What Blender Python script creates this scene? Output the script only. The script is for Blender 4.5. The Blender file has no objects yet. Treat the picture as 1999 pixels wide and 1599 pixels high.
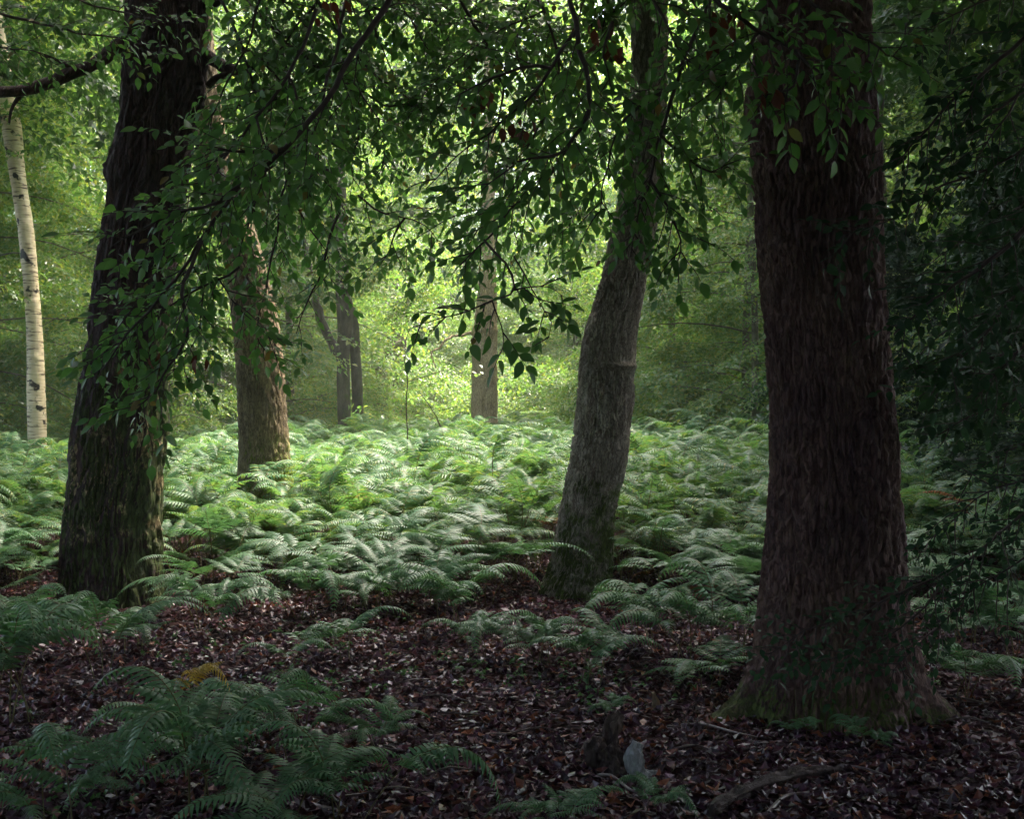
import bpy, math, random
import numpy as np
from mathutils import Vector, Matrix

# ------------------------------------------------------------------ camera, sky, sun, exposure
S = bpy.context.scene
COL = S.collection
PW, PH, F = 1999.0, 1599.0, 2413.0          # photograph size and focal length in its pixels
CAM = np.array([0.0, 0.0, 1.5])

cam_d = bpy.data.cameras.new("camera")
cam = bpy.data.objects.new("camera", cam_d)
COL.objects.link(cam)
cam.location = CAM
cam.rotation_euler = (math.radians(90), 0, 0)
cam_d.sensor_fit = 'HORIZONTAL'
cam_d.sensor_width = 36.0
cam_d.lens = 36.0 * F / PW
cam_d.clip_end = 400.0
S.camera = cam

SUN_EL, SUN_AZ = 64.0, 38.0                  # degrees; azimuth from +Y (view direction) towards +X
world = bpy.data.worlds.new("World")
S.world = world
world.use_nodes = True
wn, wl = world.node_tree.nodes, world.node_tree.links
wn.clear()
wo = wn.new("ShaderNodeOutputWorld")
wb = wn.new("ShaderNodeBackground")
sky = wn.new("ShaderNodeTexSky")
sky.sky_type = 'NISHITA'
sky.sun_disc = False
sky.sun_elevation = math.radians(SUN_EL)
sky.sun_rotation = math.radians(SUN_AZ)
sky.air_density = 1.0
sky.dust_density = 6.0
sky.ozone_density = 0.6
wb.inputs[1].default_value = 0.15
wl.new(sky.outputs[0], wb.inputs[0])
wl.new(wb.outputs[0], wo.inputs[0])

sun_d = bpy.data.lights.new("sun", 'SUN')
sun_d.energy = 1.5
sun_d.angle = math.radians(25.0)
sun_d.color = (1.0, 0.93, 0.78)
sun = bpy.data.objects.new("sun", sun_d)
COL.objects.link(sun)
e, a = math.radians(SUN_EL), math.radians(SUN_AZ)
sdir = Vector((math.sin(a) * math.cos(e), math.cos(a) * math.cos(e), math.sin(e)))
sun.rotation_euler = sdir.to_track_quat('Z', 'Y').to_euler()

S.view_settings.view_transform = 'Standard'
S.view_settings.look = 'None'
S.view_settings.exposure = 3.3
S.view_settings.gamma = 1.0
S.cycles.max_bounces = 7
S.cycles.diffuse_bounces = 4
S.cycles.glossy_bounces = 2
S.cycles.transmission_bounces = 3
S.cycles.volume_bounces = 1
S.cycles.use_denoising = True
S.cycles.sample_clamp_indirect = 4.0
S.cycles.caustics_reflective = False
S.cycles.caustics_refractive = False

HAZE_DENSITY = 0.0013

rng = np.random.default_rng(11)
random.seed(11)

# ------------------------------------------------------------------ helpers
def P(px, py, d):
    """point at distance d along the view axis that the photograph shows at pixel (px, py)"""
    return np.array([(px - PW / 2) / F * d, d, CAM[2] - (py - PH / 2) / F * d])

def hash3(ix, iy, iz, seed):
    n = (ix * 374761393 + iy * 668265263 + iz * 2147483647 + seed * 1274126177) & 0xFFFFFFFF
    n = ((n ^ (n >> 13)) * 1274126177) & 0xFFFFFFFF
    n = (n ^ (n >> 16)) & 0xFFFFFF
    return n / float(0xFFFFFF)

def vnoise(p, seed=0):
    p = np.asarray(p, float)
    i = np.floor(p).astype(np.int64)
    f = p - i
    f = f * f * (3 - 2 * f)
    r = 0
    for dx in (0, 1):
        wx = f[..., 0] if dx else 1 - f[..., 0]
        for dy in (0, 1):
            wy = f[..., 1] if dy else 1 - f[..., 1]
            for dz in (0, 1):
                wz = f[..., 2] if dz else 1 - f[..., 2]
                r = r + wx * wy * wz * hash3(i[..., 0] + dx, i[..., 1] + dy, i[..., 2] + dz, seed)
    return r

def fbm(p, octs=4, seed=0):
    p = np.asarray(p, float)
    s, amp, tot = 0, 1.0, 0
    for k in range(octs):
        s = s + amp * vnoise(p * 2.0 ** k, seed + k * 17)
        tot += amp
        amp *= 0.5
    return s / tot

def ground_z(x, y):
    x = np.asarray(x, float); y = np.asarray(y, float)
    z = 0.34 * np.exp(-((x + 0.8) / 8.0) ** 2 - ((y - 24) / 8.0) ** 2)
    z = z + 0.30 * np.exp(-((x - 4.5) / 3.0) ** 2 - ((y - 17) / 5.0) ** 2)
    q = np.stack([x * 0.5, y * 0.5, x * 0], -1)
    z = z + 0.10 * (vnoise(q, 3) - 0.5) + 0.03 * (vnoise(q * 5, 5) - 0.5)
    return z

def gp(px, py):
    """where the ray through a pixel meets the ground"""
    d = CAM[2] * F / max(py - PH / 2, 30)
    for _ in range(6):
        q = P(px, py, d)
        d = (CAM[2] - float(ground_z(q[0], d))) * F / max(py - PH / 2, 30)
    q = P(px, py, d)
    return np.array([q[0], q[1], float(ground_z(q[0], q[1]))])

def mesh_np(name, V, quads=None, tris=None, mats=(), smooth=False, qmat=None, tmat=None):
    V = np.asarray(V, np.float32)
    quads = np.zeros((0, 4), np.int32) if quads is None or len(quads) == 0 else np.asarray(quads, np.int32)
    tris = np.zeros((0, 3), np.int32) if tris is None or len(tris) == 0 else np.asarray(tris, np.int32)
    me = bpy.data.meshes.new(name)
    me.vertices.add(len(V))
    me.vertices.foreach_set("co", V.ravel())
    nl = quads.size + tris.size
    me.loops.add(nl)
    me.loops.foreach_set("vertex_index", np.concatenate([quads.ravel(), tris.ravel()]))
    nf = len(quads) + len(tris)
    me.polygons.add(nf)
    starts = np.concatenate([np.arange(len(quads)) * 4, quads.size + np.arange(len(tris)) * 3]).astype(np.int32)
    me.polygons.foreach_set("loop_start", starts)
    for m in mats:
        me.materials.append(m)
    if qmat is not None or tmat is not None:
        mi = np.concatenate([np.zeros(len(quads), np.int32) if qmat is None else qmat,
                             np.zeros(len(tris), np.int32) if tmat is None else tmat]).astype(np.int32)
        me.polygons.foreach_set("material_index", mi)
    me.polygons.foreach_set("use_smooth", np.full(nf, bool(smooth)))
    me.update(calc_edges=True)
    me.validate()
    return me

class Geo:
    """collects vertices and faces of several shapes for one mesh"""
    def __init__(self):
        self.V, self.Q, self.T, self.qm, self.tm, self.n = [], [], [], [], [], 0
    def add(self, V, quads=None, tris=None, mat=0):
        V = np.asarray(V, float)
        self.V.append(V)
        if quads is not None and len(quads):
            q = np.asarray(quads) + self.n
            self.Q.append(q); self.qm.append(np.full(len(q), mat))
        if tris is not None and len(tris):
            t = np.asarray(tris) + self.n
            self.T.append(t); self.tm.append(np.full(len(t), mat))
        self.n += len(V)
    def mesh(self, name, mats, smooth=True):
        return mesh_np(name, np.concatenate(self.V), np.concatenate(self.Q) if self.Q else None,
                       np.concatenate(self.T) if self.T else None, mats, smooth,
                       np.concatenate(self.qm) if self.qm else None, np.concatenate(self.tm) if self.tm else None)

def link(name, data, parent=None, loc=None, **props):
    o = bpy.data.objects.new(name, data)
    COL.objects.link(o)
    if parent is not None:
        o.parent = parent
    if loc is not None:
        o.location = tuple(loc)
    for k, v in props.items():
        if v is not None:
            o[k] = v
    return o

def thing(name, loc, label, category, group=None):
    return link(name, None, None, loc, label=label, category=category, group=group)

def norm(v):
    v = np.asarray(v, float)
    return v / np.maximum(np.linalg.norm(v, axis=-1, keepdims=True), 1e-9)

def resample(pts, n):
    """smooth curve through control points (rows may carry extra columns such as a radius)"""
    pts = np.asarray(pts, float)
    m = len(pts)
    if m == 2:
        return pts[0] + np.linspace(0, 1, n)[:, None] * (pts[1] - pts[0])
    t = np.linspace(0, m - 1, n)
    i = np.clip(t.astype(int), 0, m - 2)
    f = (t - i)[:, None]
    p1, p2 = pts[i], pts[i + 1]
    p0 = np.where((i > 0)[:, None], pts[np.maximum(i - 1, 0)], 2 * p1 - p2)
    p3 = np.where((i < m - 2)[:, None], pts[np.minimum(i + 2, m - 1)], 2 * p2 - p1)
    return 0.5 * (2 * p1 + (p2 - p0) * f + (2 * p0 - 5 * p1 + 4 * p2 - p3) * f ** 2 + (3 * p1 - p0 - 3 * p2 + p3) * f ** 3)

def tube(geo, pts, radii, sides=6, mat=0, cap=True):
    pts = np.asarray(pts, float)
    n = len(pts)
    tan = norm(np.gradient(pts, axis=0))
    ref = np.array([0.31, 0.87, 0.39])
    A = norm(np.cross(tan, ref)); B = np.cross(tan, A)
    ang = np.linspace(0, 2 * math.pi, sides, endpoint=False)
    V = pts[:, None, :] + np.asarray(radii)[:, None, None] * (A[:, None, :] * np.cos(ang)[None, :, None] + B[:, None, :] * np.sin(ang)[None, :, None])
    V = V.reshape(-1, 3)
    r = np.arange(n - 1)[:, None] * sides
    c = np.arange(sides)[None, :]
    c2 = (c + 1) % sides
    q = np.stack([r + c, r + c2, r + sides + c2, r + sides + c], -1).reshape(-1, 4)
    geo.add(V, q, None, mat)

# ------------------------------------------------------------------ materials
def new_mat(name):
    m = bpy.data.materials.new(name)
    m.use_nodes = True
    m.node_tree.nodes.clear()
    return m, m.node_tree.nodes, m.node_tree.links

def node(ns, kind, **kw):
    n = ns.new(kind)
    for k, v in kw.items():
        setattr(n, k, v)
    return n

def ramp(ns, stops, interp='LINEAR'):
    r = ns.new("ShaderNodeValToRGB")
    r.color_ramp.interpolation = interp
    el = r.color_ramp.elements
    while len(el) > 1:
        el.remove(el[-1])
    el[0].position = stops[0][0]; el[0].color = (*stops[0][1], 1)
    for p, c in stops[1:]:
        x = el.new(p); x.color = (*c, 1)
    return r

def leaf_mat(name, stops, tstops, trans=0.42, rough=0.38, spec=0.5):
    m, ns, ls = new_mat(name)
    out = ns.new("ShaderNodeOutputMaterial")
    geo = ns.new("ShaderNodeNewGeometry")
    oi = ns.new("ShaderNodeObjectInfo")
    add = node(ns, "ShaderNodeMath", operation='ADD')
    fr = node(ns, "ShaderNodeMath", operation='FRACT')
    ls.new(geo.outputs["Random Per Island"], add.inputs[0]); ls.new(oi.outputs["Random"], add.inputs[1]); ls.new(add.outputs[0], fr.inputs[0])
    r1, r2 = ramp(ns, stops), ramp(ns, tstops)
    ls.new(fr.outputs[0], r1.inputs[0]); ls.new(fr.outputs[0], r2.inputs[0])
    pb = ns.new("ShaderNodeBsdfPrincipled")
    pb.inputs["Roughness"].default_value = rough
    pb.inputs["Specular IOR Level"].default_value = spec
    ls.new(r1.outputs[0], pb.inputs["Base Color"])
    tr = ns.new("ShaderNodeBsdfTranslucent")
    ls.new(r2.outputs[0], tr.inputs[0])
    mx = ns.new("ShaderNodeMixShader"); mx.inputs[0].default_value = trans
    ls.new(pb.outputs[0], mx.inputs[1]); ls.new(tr.outputs[0], mx.inputs[2])
    ls.new(mx.outputs[0], out.inputs[0])
    return m

M_BEECH = leaf_mat("beech_leaf", [(0, (.034, .092, .026)), (.5, (.048, .118, .032)), (.975, (.06, .13, .034)), (.985, (.16, .12, .03)), (1, (.10, .05, .02))],
                   [(0, (.11, .28, .05)), (.6, (.145, .34, .055)), (.975, (.17, .35, .055)), (1, (.20, .10, .02))], trans=.46, rough=.40)
M_SHADE_LEAF = leaf_mat("shade_dark_leaf", [(0, (.014, .034, .017)), (1, (.026, .054, .024))], [(0, (.03, .09, .02)), (1, (.045, .12, .025))], trans=.22, rough=.6, spec=.2)  # leaf green darkened to paint in the shade of the right-hand foliage
M_WOOD_LEAF = leaf_mat("woodland_leaf", [(0, (.036, .088, .028)), (.4, (.062, .125, .03)), (.85, (.105, .165, .032)), (1, (.18, .18, .035))],
                       [(0, (.15, .32, .05)), (.6, (.21, .38, .05)), (1, (.38, .42, .05))], trans=.5, rough=.32)
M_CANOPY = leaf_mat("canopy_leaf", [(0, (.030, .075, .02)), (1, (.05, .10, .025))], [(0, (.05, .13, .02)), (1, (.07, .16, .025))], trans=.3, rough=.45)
M_FERN = leaf_mat("bracken_green", [(0, (.036, .104, .044)), (.5, (.050, .128, .050)), (.9, (.072, .146, .044)), (1, (.12, .145, .035))],
                  [(0, (.11, .26, .05)), (.6, (.16, .32, .06)), (1, (.26, .34, .05))], trans=.36, rough=.48, spec=.24)
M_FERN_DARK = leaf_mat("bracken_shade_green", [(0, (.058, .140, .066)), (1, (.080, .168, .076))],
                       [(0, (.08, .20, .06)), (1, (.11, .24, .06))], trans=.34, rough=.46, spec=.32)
M_FERN_YELLOW = leaf_mat("bracken_yellow", [(0, (.42, .26, .03)), (1, (.55, .36, .05))], [(0, (.5, .32, .03)), (1, (.6, .4, .05))], trans=.3, rough=.45)
M_FERN_BROWN = leaf_mat("bracken_brown", [(0, (.13, .05, .018)), (1, (.22, .09, .03))], [(0, (.2, .08, .02)), (1, (.25, .1, .03))], trans=.25, rough=.6, spec=.2)
M_DEAD = leaf_mat("dead_hanging_leaf", [(0, (.07, .022, .012)), (1, (.14, .045, .02))], [(0, (.12, .03, .012)), (1, (.2, .06, .02))], trans=.3, rough=.6, spec=.2)
M_LITTER = leaf_mat("fallen_leaf_brown", [(0, (.012, .003, .011)), (.4, (.032, .0075, .024)), (.72, (.060, .015, .038)), (.88, (.11, .030, .032)), (.96, (.20, .055, .018)), (1, (.15, .08, .13))],
                    [(0, (.04, .015, .01)), (1, (.15, .07, .03))], trans=.10, rough=.38, spec=.30)
M_SEEDLING = leaf_mat("seedling_leaf", [(0, (.03, .08, .03)), (1, (.06, .13, .045))], [(0, (.07, .18, .04)), (1, (.1, .22, .05))], trans=.35, rough=.35)

def simple_mat(name, c, rough=.7, spec=.3):
    m, ns, ls = new_mat(name)
    out = ns.new("ShaderNodeOutputMaterial"); pb = ns.new("ShaderNodeBsdfPrincipled")
    tc = ns.new("ShaderNodeTexCoord"); nz = ns.new("ShaderNodeTexNoise")
    nz.inputs["Scale"].default_value = 30; nz.inputs["Detail"].default_value = 4
    ls.new(tc.outputs["Object"], nz.inputs["Vector"])
    r = ramp(ns, [(.3, tuple(x * .6 for x in c)), (.7, tuple(min(1, x * 1.35) for x in c))])
    ls.new(nz.outputs[0], r.inputs[0]); ls.new(r.outputs[0], pb.inputs["Base Color"])
    pb.inputs["Roughness"].default_value = rough; pb.inputs["Specular IOR Level"].default_value = spec
    bp = ns.new("ShaderNodeBump"); bp.inputs["Strength"].default_value = .4; bp.inputs["Distance"].default_value = .004
    ls.new(nz.outputs[0], bp.inputs["Height"]); ls.new(bp.outputs[0], pb.inputs["Normal"])
    ls.new(pb.outputs[0], out.inputs[0])
    return m

M_TWIG = simple_mat("dark_twig", (.045, .028, .026), .6)
M_STIPE = simple_mat("bracken_stem", (.10, .085, .03), .5)
M_STICK = simple_mat("wet_stick", (.070, .042, .042), .4, .5)

def bark_mat(name, dark, mid, light, scale=1.0, moss=0.0, moss_dir=(0, 0, 0), moss_z=(0, 1), moss_col=(.085, .12, .015), bare=None, bump=.009, rough=.75, spec=.3, plate_tint=1.0):
    m, ns, ls = new_mat(name)
    out = ns.new("ShaderNodeOutputMaterial"); pb = ns.new("ShaderNodeBsdfPrincipled")
    tc = ns.new("ShaderNodeTexCoord")
    mp = ns.new("ShaderNodeMapping"); mp.inputs["Scale"].default_value = (1, 1, .28)
    ls.new(tc.outputs["Object"], mp.inputs["Vector"])
    vo = node(ns, "ShaderNodeTexVoronoi", feature='DISTANCE_TO_EDGE'); vo.inputs["Scale"].default_value = 44 * scale
    nz = ns.new("ShaderNodeTexNoise"); nz.inputs["Scale"].default_value = 26 * scale; nz.inputs["Detail"].default_value = 7; nz.inputs["Roughness"].default_value = .7
    ls.new(mp.outputs[0], nz.inputs["Vector"])
    mixv = node(ns, "ShaderNodeMix", data_type='VECTOR'); mixv.inputs[0].default_value = .06
    ls.new(mp.outputs[0], mixv.inputs[4]); ls.new(nz.outputs["Color"], mixv.inputs[5])
    ls.new(mixv.outputs[1], vo.inputs["Vector"])
    big = ns.new("ShaderNodeTexNoise"); big.inputs["Scale"].default_value = 2.2; big.inputs["Detail"].default_value = 5
    ls.new(tc.outputs["Object"], big.inputs["Vector"])
    ad = node(ns, "ShaderNodeMath", operation='ADD'); ls.new(nz.outputs[0], ad.inputs[0]); ls.new(big.outputs[0], ad.inputs[1])
    hv = node(ns, "ShaderNodeMath", operation='MULTIPLY'); hv.inputs[1].default_value = .5; ls.new(ad.outputs[0], hv.inputs[0])
    r = ramp(ns, [(.34, dark), (.5, mid), (.66, light)])
    ls.new(hv.outputs[0], r.inputs[0])
    col = r.outputs[0]
    sx = ns.new("ShaderNodeSeparateXYZ"); ls.new(tc.outputs["Object"], sx.inputs[0])
    if bare:
        bcol, dirv, z0, z1 = bare
        geo = ns.new("ShaderNodeNewGeometry")
        dt = node(ns, "ShaderNodeVectorMath", operation='DOT_PRODUCT'); dt.inputs[1].default_value = dirv
        ls.new(geo.outputs["True Normal"], dt.inputs[0])
        mpb = ns.new("ShaderNodeMapping"); mpb.inputs["Scale"].default_value = (7, 7, 1.1)
        ls.new(tc.outputs["Object"], mpb.inputs["Vector"])
        nb = ns.new("ShaderNodeTexNoise"); nb.inputs["Scale"].default_value = 1; nb.inputs["Detail"].default_value = 5; ls.new(mpb.outputs[0], nb.inputs["Vector"])
        zr = node(ns, "ShaderNodeMapRange", interpolation_type='SMOOTHSTEP'); zr.inputs[1].default_value = z1; zr.inputs[2].default_value = z0
        ls.new(sx.outputs[2], zr.inputs[0])
        a1 = node(ns, "ShaderNodeMath", operation='MULTIPLY'); ls.new(dt.outputs["Value"], a1.inputs[0]); ls.new(zr.outputs[0], a1.inputs[1])
        a2 = node(ns, "ShaderNodeMath", operation='MULTIPLY'); ls.new(a1.outputs[0], a2.inputs[0]); ls.new(nb.outputs[0], a2.inputs[1])
        zr2 = node(ns, "ShaderNodeMapRange", interpolation_type='SMOOTHSTEP'); zr2.inputs[1].default_value = .25; zr2.inputs[2].default_value = .75
        ls.new(sx.outputs[2], zr2.inputs[0])
        a3 = node(ns, "ShaderNodeMath", operation='MULTIPLY'); ls.new(a2.outputs[0], a3.inputs[0]); ls.new(zr2.outputs[0], a3.inputs[1]); a2 = a3
        mr = node(ns, "ShaderNodeMapRange", interpolation_type='SMOOTHSTEP'); mr.inputs[1].default_value = .19; mr.inputs[2].default_value = .29
        ls.new(a2.outputs[0], mr.inputs[0])
        mx = node(ns, "ShaderNodeMix", data_type='RGBA'); mx.inputs[7].default_value = (*bcol, 1)
        ls.new(mr.outputs[0], mx.inputs[0]); ls.new(col, mx.inputs[6]); col = mx.outputs[2]
    if moss > 0:
        geo = ns.new("ShaderNodeNewGeometry")
        dt = node(ns, "ShaderNodeVectorMath", operation='DOT_PRODUCT'); dt.inputs[1].default_value = moss_dir
        ls.new(geo.outputs["True Normal"], dt.inputs[0])
        n2 = ns.new("ShaderNodeTexNoise"); n2.inputs["Scale"].default_value = 5; n2.inputs["Detail"].default_value = 8; n2.inputs["Roughness"].default_value = .7
        ls.new(tc.outputs["Object"], n2.inputs["Vector"])
        zr = node(ns, "ShaderNodeMapRange", interpolation_type='SMOOTHSTEP'); zr.inputs[1].default_value = moss_z[1]; zr.inputs[2].default_value = moss_z[0]
        ls.new(sx.outputs[2], zr.inputs[0])
        b1 = node(ns, "ShaderNodeMath", operation='MULTIPLY_ADD'); b1.inputs[1].default_value = .35; ls.new(dt.outputs["Value"], b1.inputs[0]); ls.new(n2.outputs[0], b1.inputs[2])
        b2 = node(ns, "ShaderNodeMath", operation='MULTIPLY'); ls.new(b1.outputs[0], b2.inputs[0]); ls.new(zr.outputs[0], b2.inputs[1])
        mr = node(ns, "ShaderNodeMapRange", interpolation_type='SMOOTHSTEP'); mr.inputs[1].default_value = .62 - moss * .3; mr.inputs[2].default_value = .78 - moss * .3
        ls.new(b2.outputs[0], mr.inputs[0])
        mx = node(ns, "ShaderNodeMix", data_type='RGBA'); mx.inputs[7].default_value = (*moss_col, 1)
        ls.new(mr.outputs[0], mx.inputs[0]); ls.new(col, mx.inputs[6]); col = mx.outputs[2]
    pb.inputs["Roughness"].default_value = rough; pb.inputs["Specular IOR Level"].default_value = spec
    mulv = node(ns, "ShaderNodeMapRange"); mulv.inputs[1].default_value = 0; mulv.inputs[2].default_value = .16
    ls.new(vo.outputs["Distance"], mulv.inputs[0])
    pc = ramp(ns, [(0, (.42, .38, .38)), (.45, (.9, .88, .86)), (1, (1.22, 1.22, 1.2))])
    ls.new(mulv.outputs[0], pc.inputs[0])
    mxp = node(ns, "ShaderNodeMix", data_type='RGBA', blend_type='MULTIPLY'); mxp.inputs[0].default_value = plate_tint
    ls.new(col, mxp.inputs[6]); ls.new(pc.outputs[0], mxp.inputs[7]); col = mxp.outputs[2]
    ls.new(col, pb.inputs["Base Color"])
    ma = node(ns, "ShaderNodeMath", operation='MULTIPLY_ADD'); ma.inputs[1].default_value = .8
    ls.new(nz.outputs[0], ma.inputs[0]); ls.new(mulv.outputs[0], ma.inputs[2])
    bp = ns.new("ShaderNodeBump"); bp.inputs["Strength"].default_value = .8; bp.inputs["Distance"].default_value = bump
    ls.new(ma.outputs[0], bp.inputs["Height"]); ls.new(bp.outputs[0], pb.inputs["Normal"])
    ls.new(pb.outputs[0], out.inputs[0])
    return m

def birch_mat():
    m, ns, ls = new_mat("birch_bark")
    out = ns.new("ShaderNodeOutputMaterial"); pb = ns.new("ShaderNodeBsdfPrincipled")
    tc = ns.new("ShaderNodeTexCoord")
    mp = ns.new("ShaderNodeMapping"); mp.inputs["Scale"].default_value = (2.0, 2.0, 16)
    ls.new(tc.outputs["Object"], mp.inputs["Vector"])
    n1 = ns.new("ShaderNodeTexNoise"); n1.inputs["Scale"].default_value = 2.2; n1.inputs["Detail"].default_value = 5
    ls.new(mp.outputs[0], n1.inputs["Vector"])
    mp2 = ns.new("ShaderNodeMapping"); mp2.inputs["Scale"].default_value = (5, 5, 5.5)
    ls.new(tc.outputs["Object"], mp2.inputs["Vector"])
    n2 = ns.new("ShaderNodeTexNoise"); n2.inputs["Scale"].default_value = 1.2; n2.inputs["Detail"].default_value = 6
    ls.new(mp2.outputs[0], n2.inputs["Vector"])
    r1 = ramp(ns, [(.36, (.10, .06, .035)), (.43, (.60, .47, .28)), (.7, (.78, .65, .43))])
    r2 = ramp(ns, [(.36, (.03, .022, .018)), (.42, (1, 1, 1))])
    ls.new(n1.outputs[0], r1.inputs[0]); ls.new(n2.outputs[0], r2.inputs[0])
    mx = node(ns, "ShaderNodeMix", data_type='RGBA', blend_type='MULTIPLY'); mx.inputs[0].default_value = 1
    ls.new(r1.outputs[0], mx.inputs[6]); ls.new(r2.outputs[0], mx.inputs[7])
    ls.new(mx.outputs[2], pb.inputs["Base Color"]); pb.inputs["Roughness"].default_value = .6
    bp = ns.new("ShaderNodeBump"); bp.inputs["Distance"].default_value = .006; ls.new(n2.outputs[0], bp.inputs["Height"]); ls.new(bp.outputs[0], pb.inputs["Normal"])
    ls.new(pb.outputs[0], out.inputs[0])
    return m

def ground_mat():
    m, ns, ls = new_mat("leaf_mould")
    out = ns.new("ShaderNodeOutputMaterial"); pb = ns.new("ShaderNodeBsdfPrincipled")
    tc = ns.new("ShaderNodeTexCoord")
    vo = ns.new("ShaderNodeTexVoronoi"); vo.inputs["Scale"].default_value = 24; vo.inputs["Randomness"].default_value = 1
    nz = ns.new("ShaderNodeTexNoise"); nz.inputs["Scale"].default_value = 9; nz.inputs["Detail"].default_value = 8
    ls.new(tc.outputs["Object"], vo.inputs["Vector"]); ls.new(tc.outputs["Object"], nz.inputs["Vector"])
    r = ramp(ns, [(0, (.010, .004, .006)), (.5, (.022, .008, .010)), (1, (.042, .017, .015))])
    ls.new(vo.outputs["Color"], r.inputs[0])
    ls.new(r.outputs[0], pb.inputs["Base Color"])
    pb.inputs["Roughness"].default_value = .85; pb.inputs["Specular IOR Level"].default_value = .08
    bp = ns.new("ShaderNodeBump"); bp.inputs["Distance"].default_value = .02
    ad = node(ns, "ShaderNodeMath", operation='ADD'); ls.new(vo.outputs["Distance"], ad.inputs[0]); ls.new(nz.outputs[0], ad.inputs[1])
    ls.new(ad.outputs[0], bp.inputs["Height"]); ls.new(bp.outputs[0], pb.inputs["Normal"])
    ls.new(pb.outputs[0], out.inputs[0])
    return m

# ------------------------------------------------------------------ ground
def axis(lo, hi, core_lo, core_hi, fine, grow=1.18):
    a = list(np.arange(core_lo, core_hi + fine / 2, fine))
    s, x = fine, a[-1]
    while x < hi:
        s *= grow; x = min(x + s, hi); a.append(x)
    s, x = fine, a[0]
    while x > lo:
        s *= grow; x = max(x - s, lo); a.insert(0, x)
    return np.array(a)

gx = axis(-75, 75, -9, 9, .12)
gy = axis(-60, 85, 3.5, 14, .12)
X, Y = np.meshgrid(gx, gy)
Z = ground_z(X, Y)
V = np.stack([X, Y, Z], -1).reshape(-1, 3)
ny, nx = X.shape
i = (np.arange(ny - 1)[:, None] * nx + np.arange(nx - 1)[None, :]).ravel()
ground = link("ground", mesh_np("ground", V, np.stack([i, i + 1, i + nx + 1, i + nx], -1), None, [ground_mat()], True), kind="structure",
              label="dark woodland floor of wet leaf mould rising gently to the clearing")

# ------------------------------------------------------------------ trunks
def trunk_from_photo(rows, d, base_z=None, extra_top=None):
    """rows of (py, px_left, px_right), bottom first -> centreline with radius (x, y, z, r)"""
    out = []
    for py, xl, xr in rows:
        c = P((xl + xr) / 2, py, d)
        out.append([c[0], c[1], c[2], (xr - xl) / 2 / F * d])
    return out

def trunk_geo(geo, ctrl, nu=160, dv=.022, furrow=.010, fs=30.0, zs=.16, seed=1, bumps=(), roots=(), lump=.03, mat=0, top=None):
    """tapered trunk with furrowed bark.  bumps: (theta, z, dtheta, dz, height); roots: (theta, width, reach, rise)"""
    ctrl = np.asarray(ctrl, float)
    nv = dv if isinstance(dv, int) else max(4, int(np.sum(np.linalg.norm(np.diff(ctrl[:, :3], axis=0), axis=1)) / dv))
    c = resample(ctrl, nv)
    pts, rad = c[:, :3], np.maximum(c[:, 3], .01)
    u_ = np.linspace(-.5, .5, nu, endpoint=False)
    th = -math.pi / 2 + 2 * math.pi * u_ - .6 * np.sin(2 * math.pi * u_)   # theta 0 = +X, -pi/2 = towards the camera
    TH, ZZ = np.meshgrid(th, pts[:, 2])
    R = np.repeat(rad[:, None], nu, 1)
    U = np.stack([np.cos(TH) * R, np.sin(TH) * R, ZZ], -1)
    low = fbm(U * np.array([3.0, 3.0, 1.2]), 3, seed)
    R2 = R * (1 + lump * 2 * (low - .5))
    warp = (fbm(U * np.array([6, 6, 3.0]), 2, seed + 5)[..., None] - .5) * .10
    q = (U + warp) * np.array([fs, fs, fs * zs])
    sst = lambda x, a, b: (lambda t: t * t * (3 - 2 * t))(np.clip((x - a) / (b - a), 0, 1))
    e1 = np.abs(2 * fbm(q, 2, seed + 9) - 1)
    e2 = np.abs(2 * fbm(q * np.array([1.7, 1.7, 2.2]) + 31, 2, seed + 15) - 1)
    plate = np.minimum(sst(e1, .02, .26), .35 + .65 * sst(e2, .0, .2))
    n2 = fbm(q * np.array([3.5, 3.5, 6.0]), 3, seed + 21)
    R2 = R2 - furrow * (1 - plate) + furrow * .5 * (n2 - .5) * (.4 + .6 * plate)
    for (bt, bz, wt, wz, h) in bumps:
        dth = (TH - bt + math.pi) % (2 * math.pi) - math.pi
        R2 = R2 + h * np.exp(-(dth / wt) ** 2 - ((ZZ - bz) / wz) ** 2) * (.6 + .8 * vnoise(U * 28, seed + 31))
    z0 = pts[0, 2]
    for (rt, w, reach, rise) in roots:
        dth = (TH - rt + math.pi) % (2 * math.pi) - math.pi
        R2 = R2 + reach * np.exp(-(dth / w) ** 2) * np.exp(-np.maximum(ZZ - z0, 0) / rise)
    V = np.stack([pts[:, None, 0] + np.cos(TH) * R2, pts[:, None, 1] + np.sin(TH) * R2, ZZ], -1).reshape(-1, 3)
    r = np.arange(nv - 1)[:, None] * nu
    cc = np.arange(nu)[None, :]
    c2 = (cc + 1) % nu
    geo.add(V, np.stack([r + cc, r + c2, r + nu + c2, r + nu + cc], -1).reshape(-1, 4), None, mat)

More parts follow.
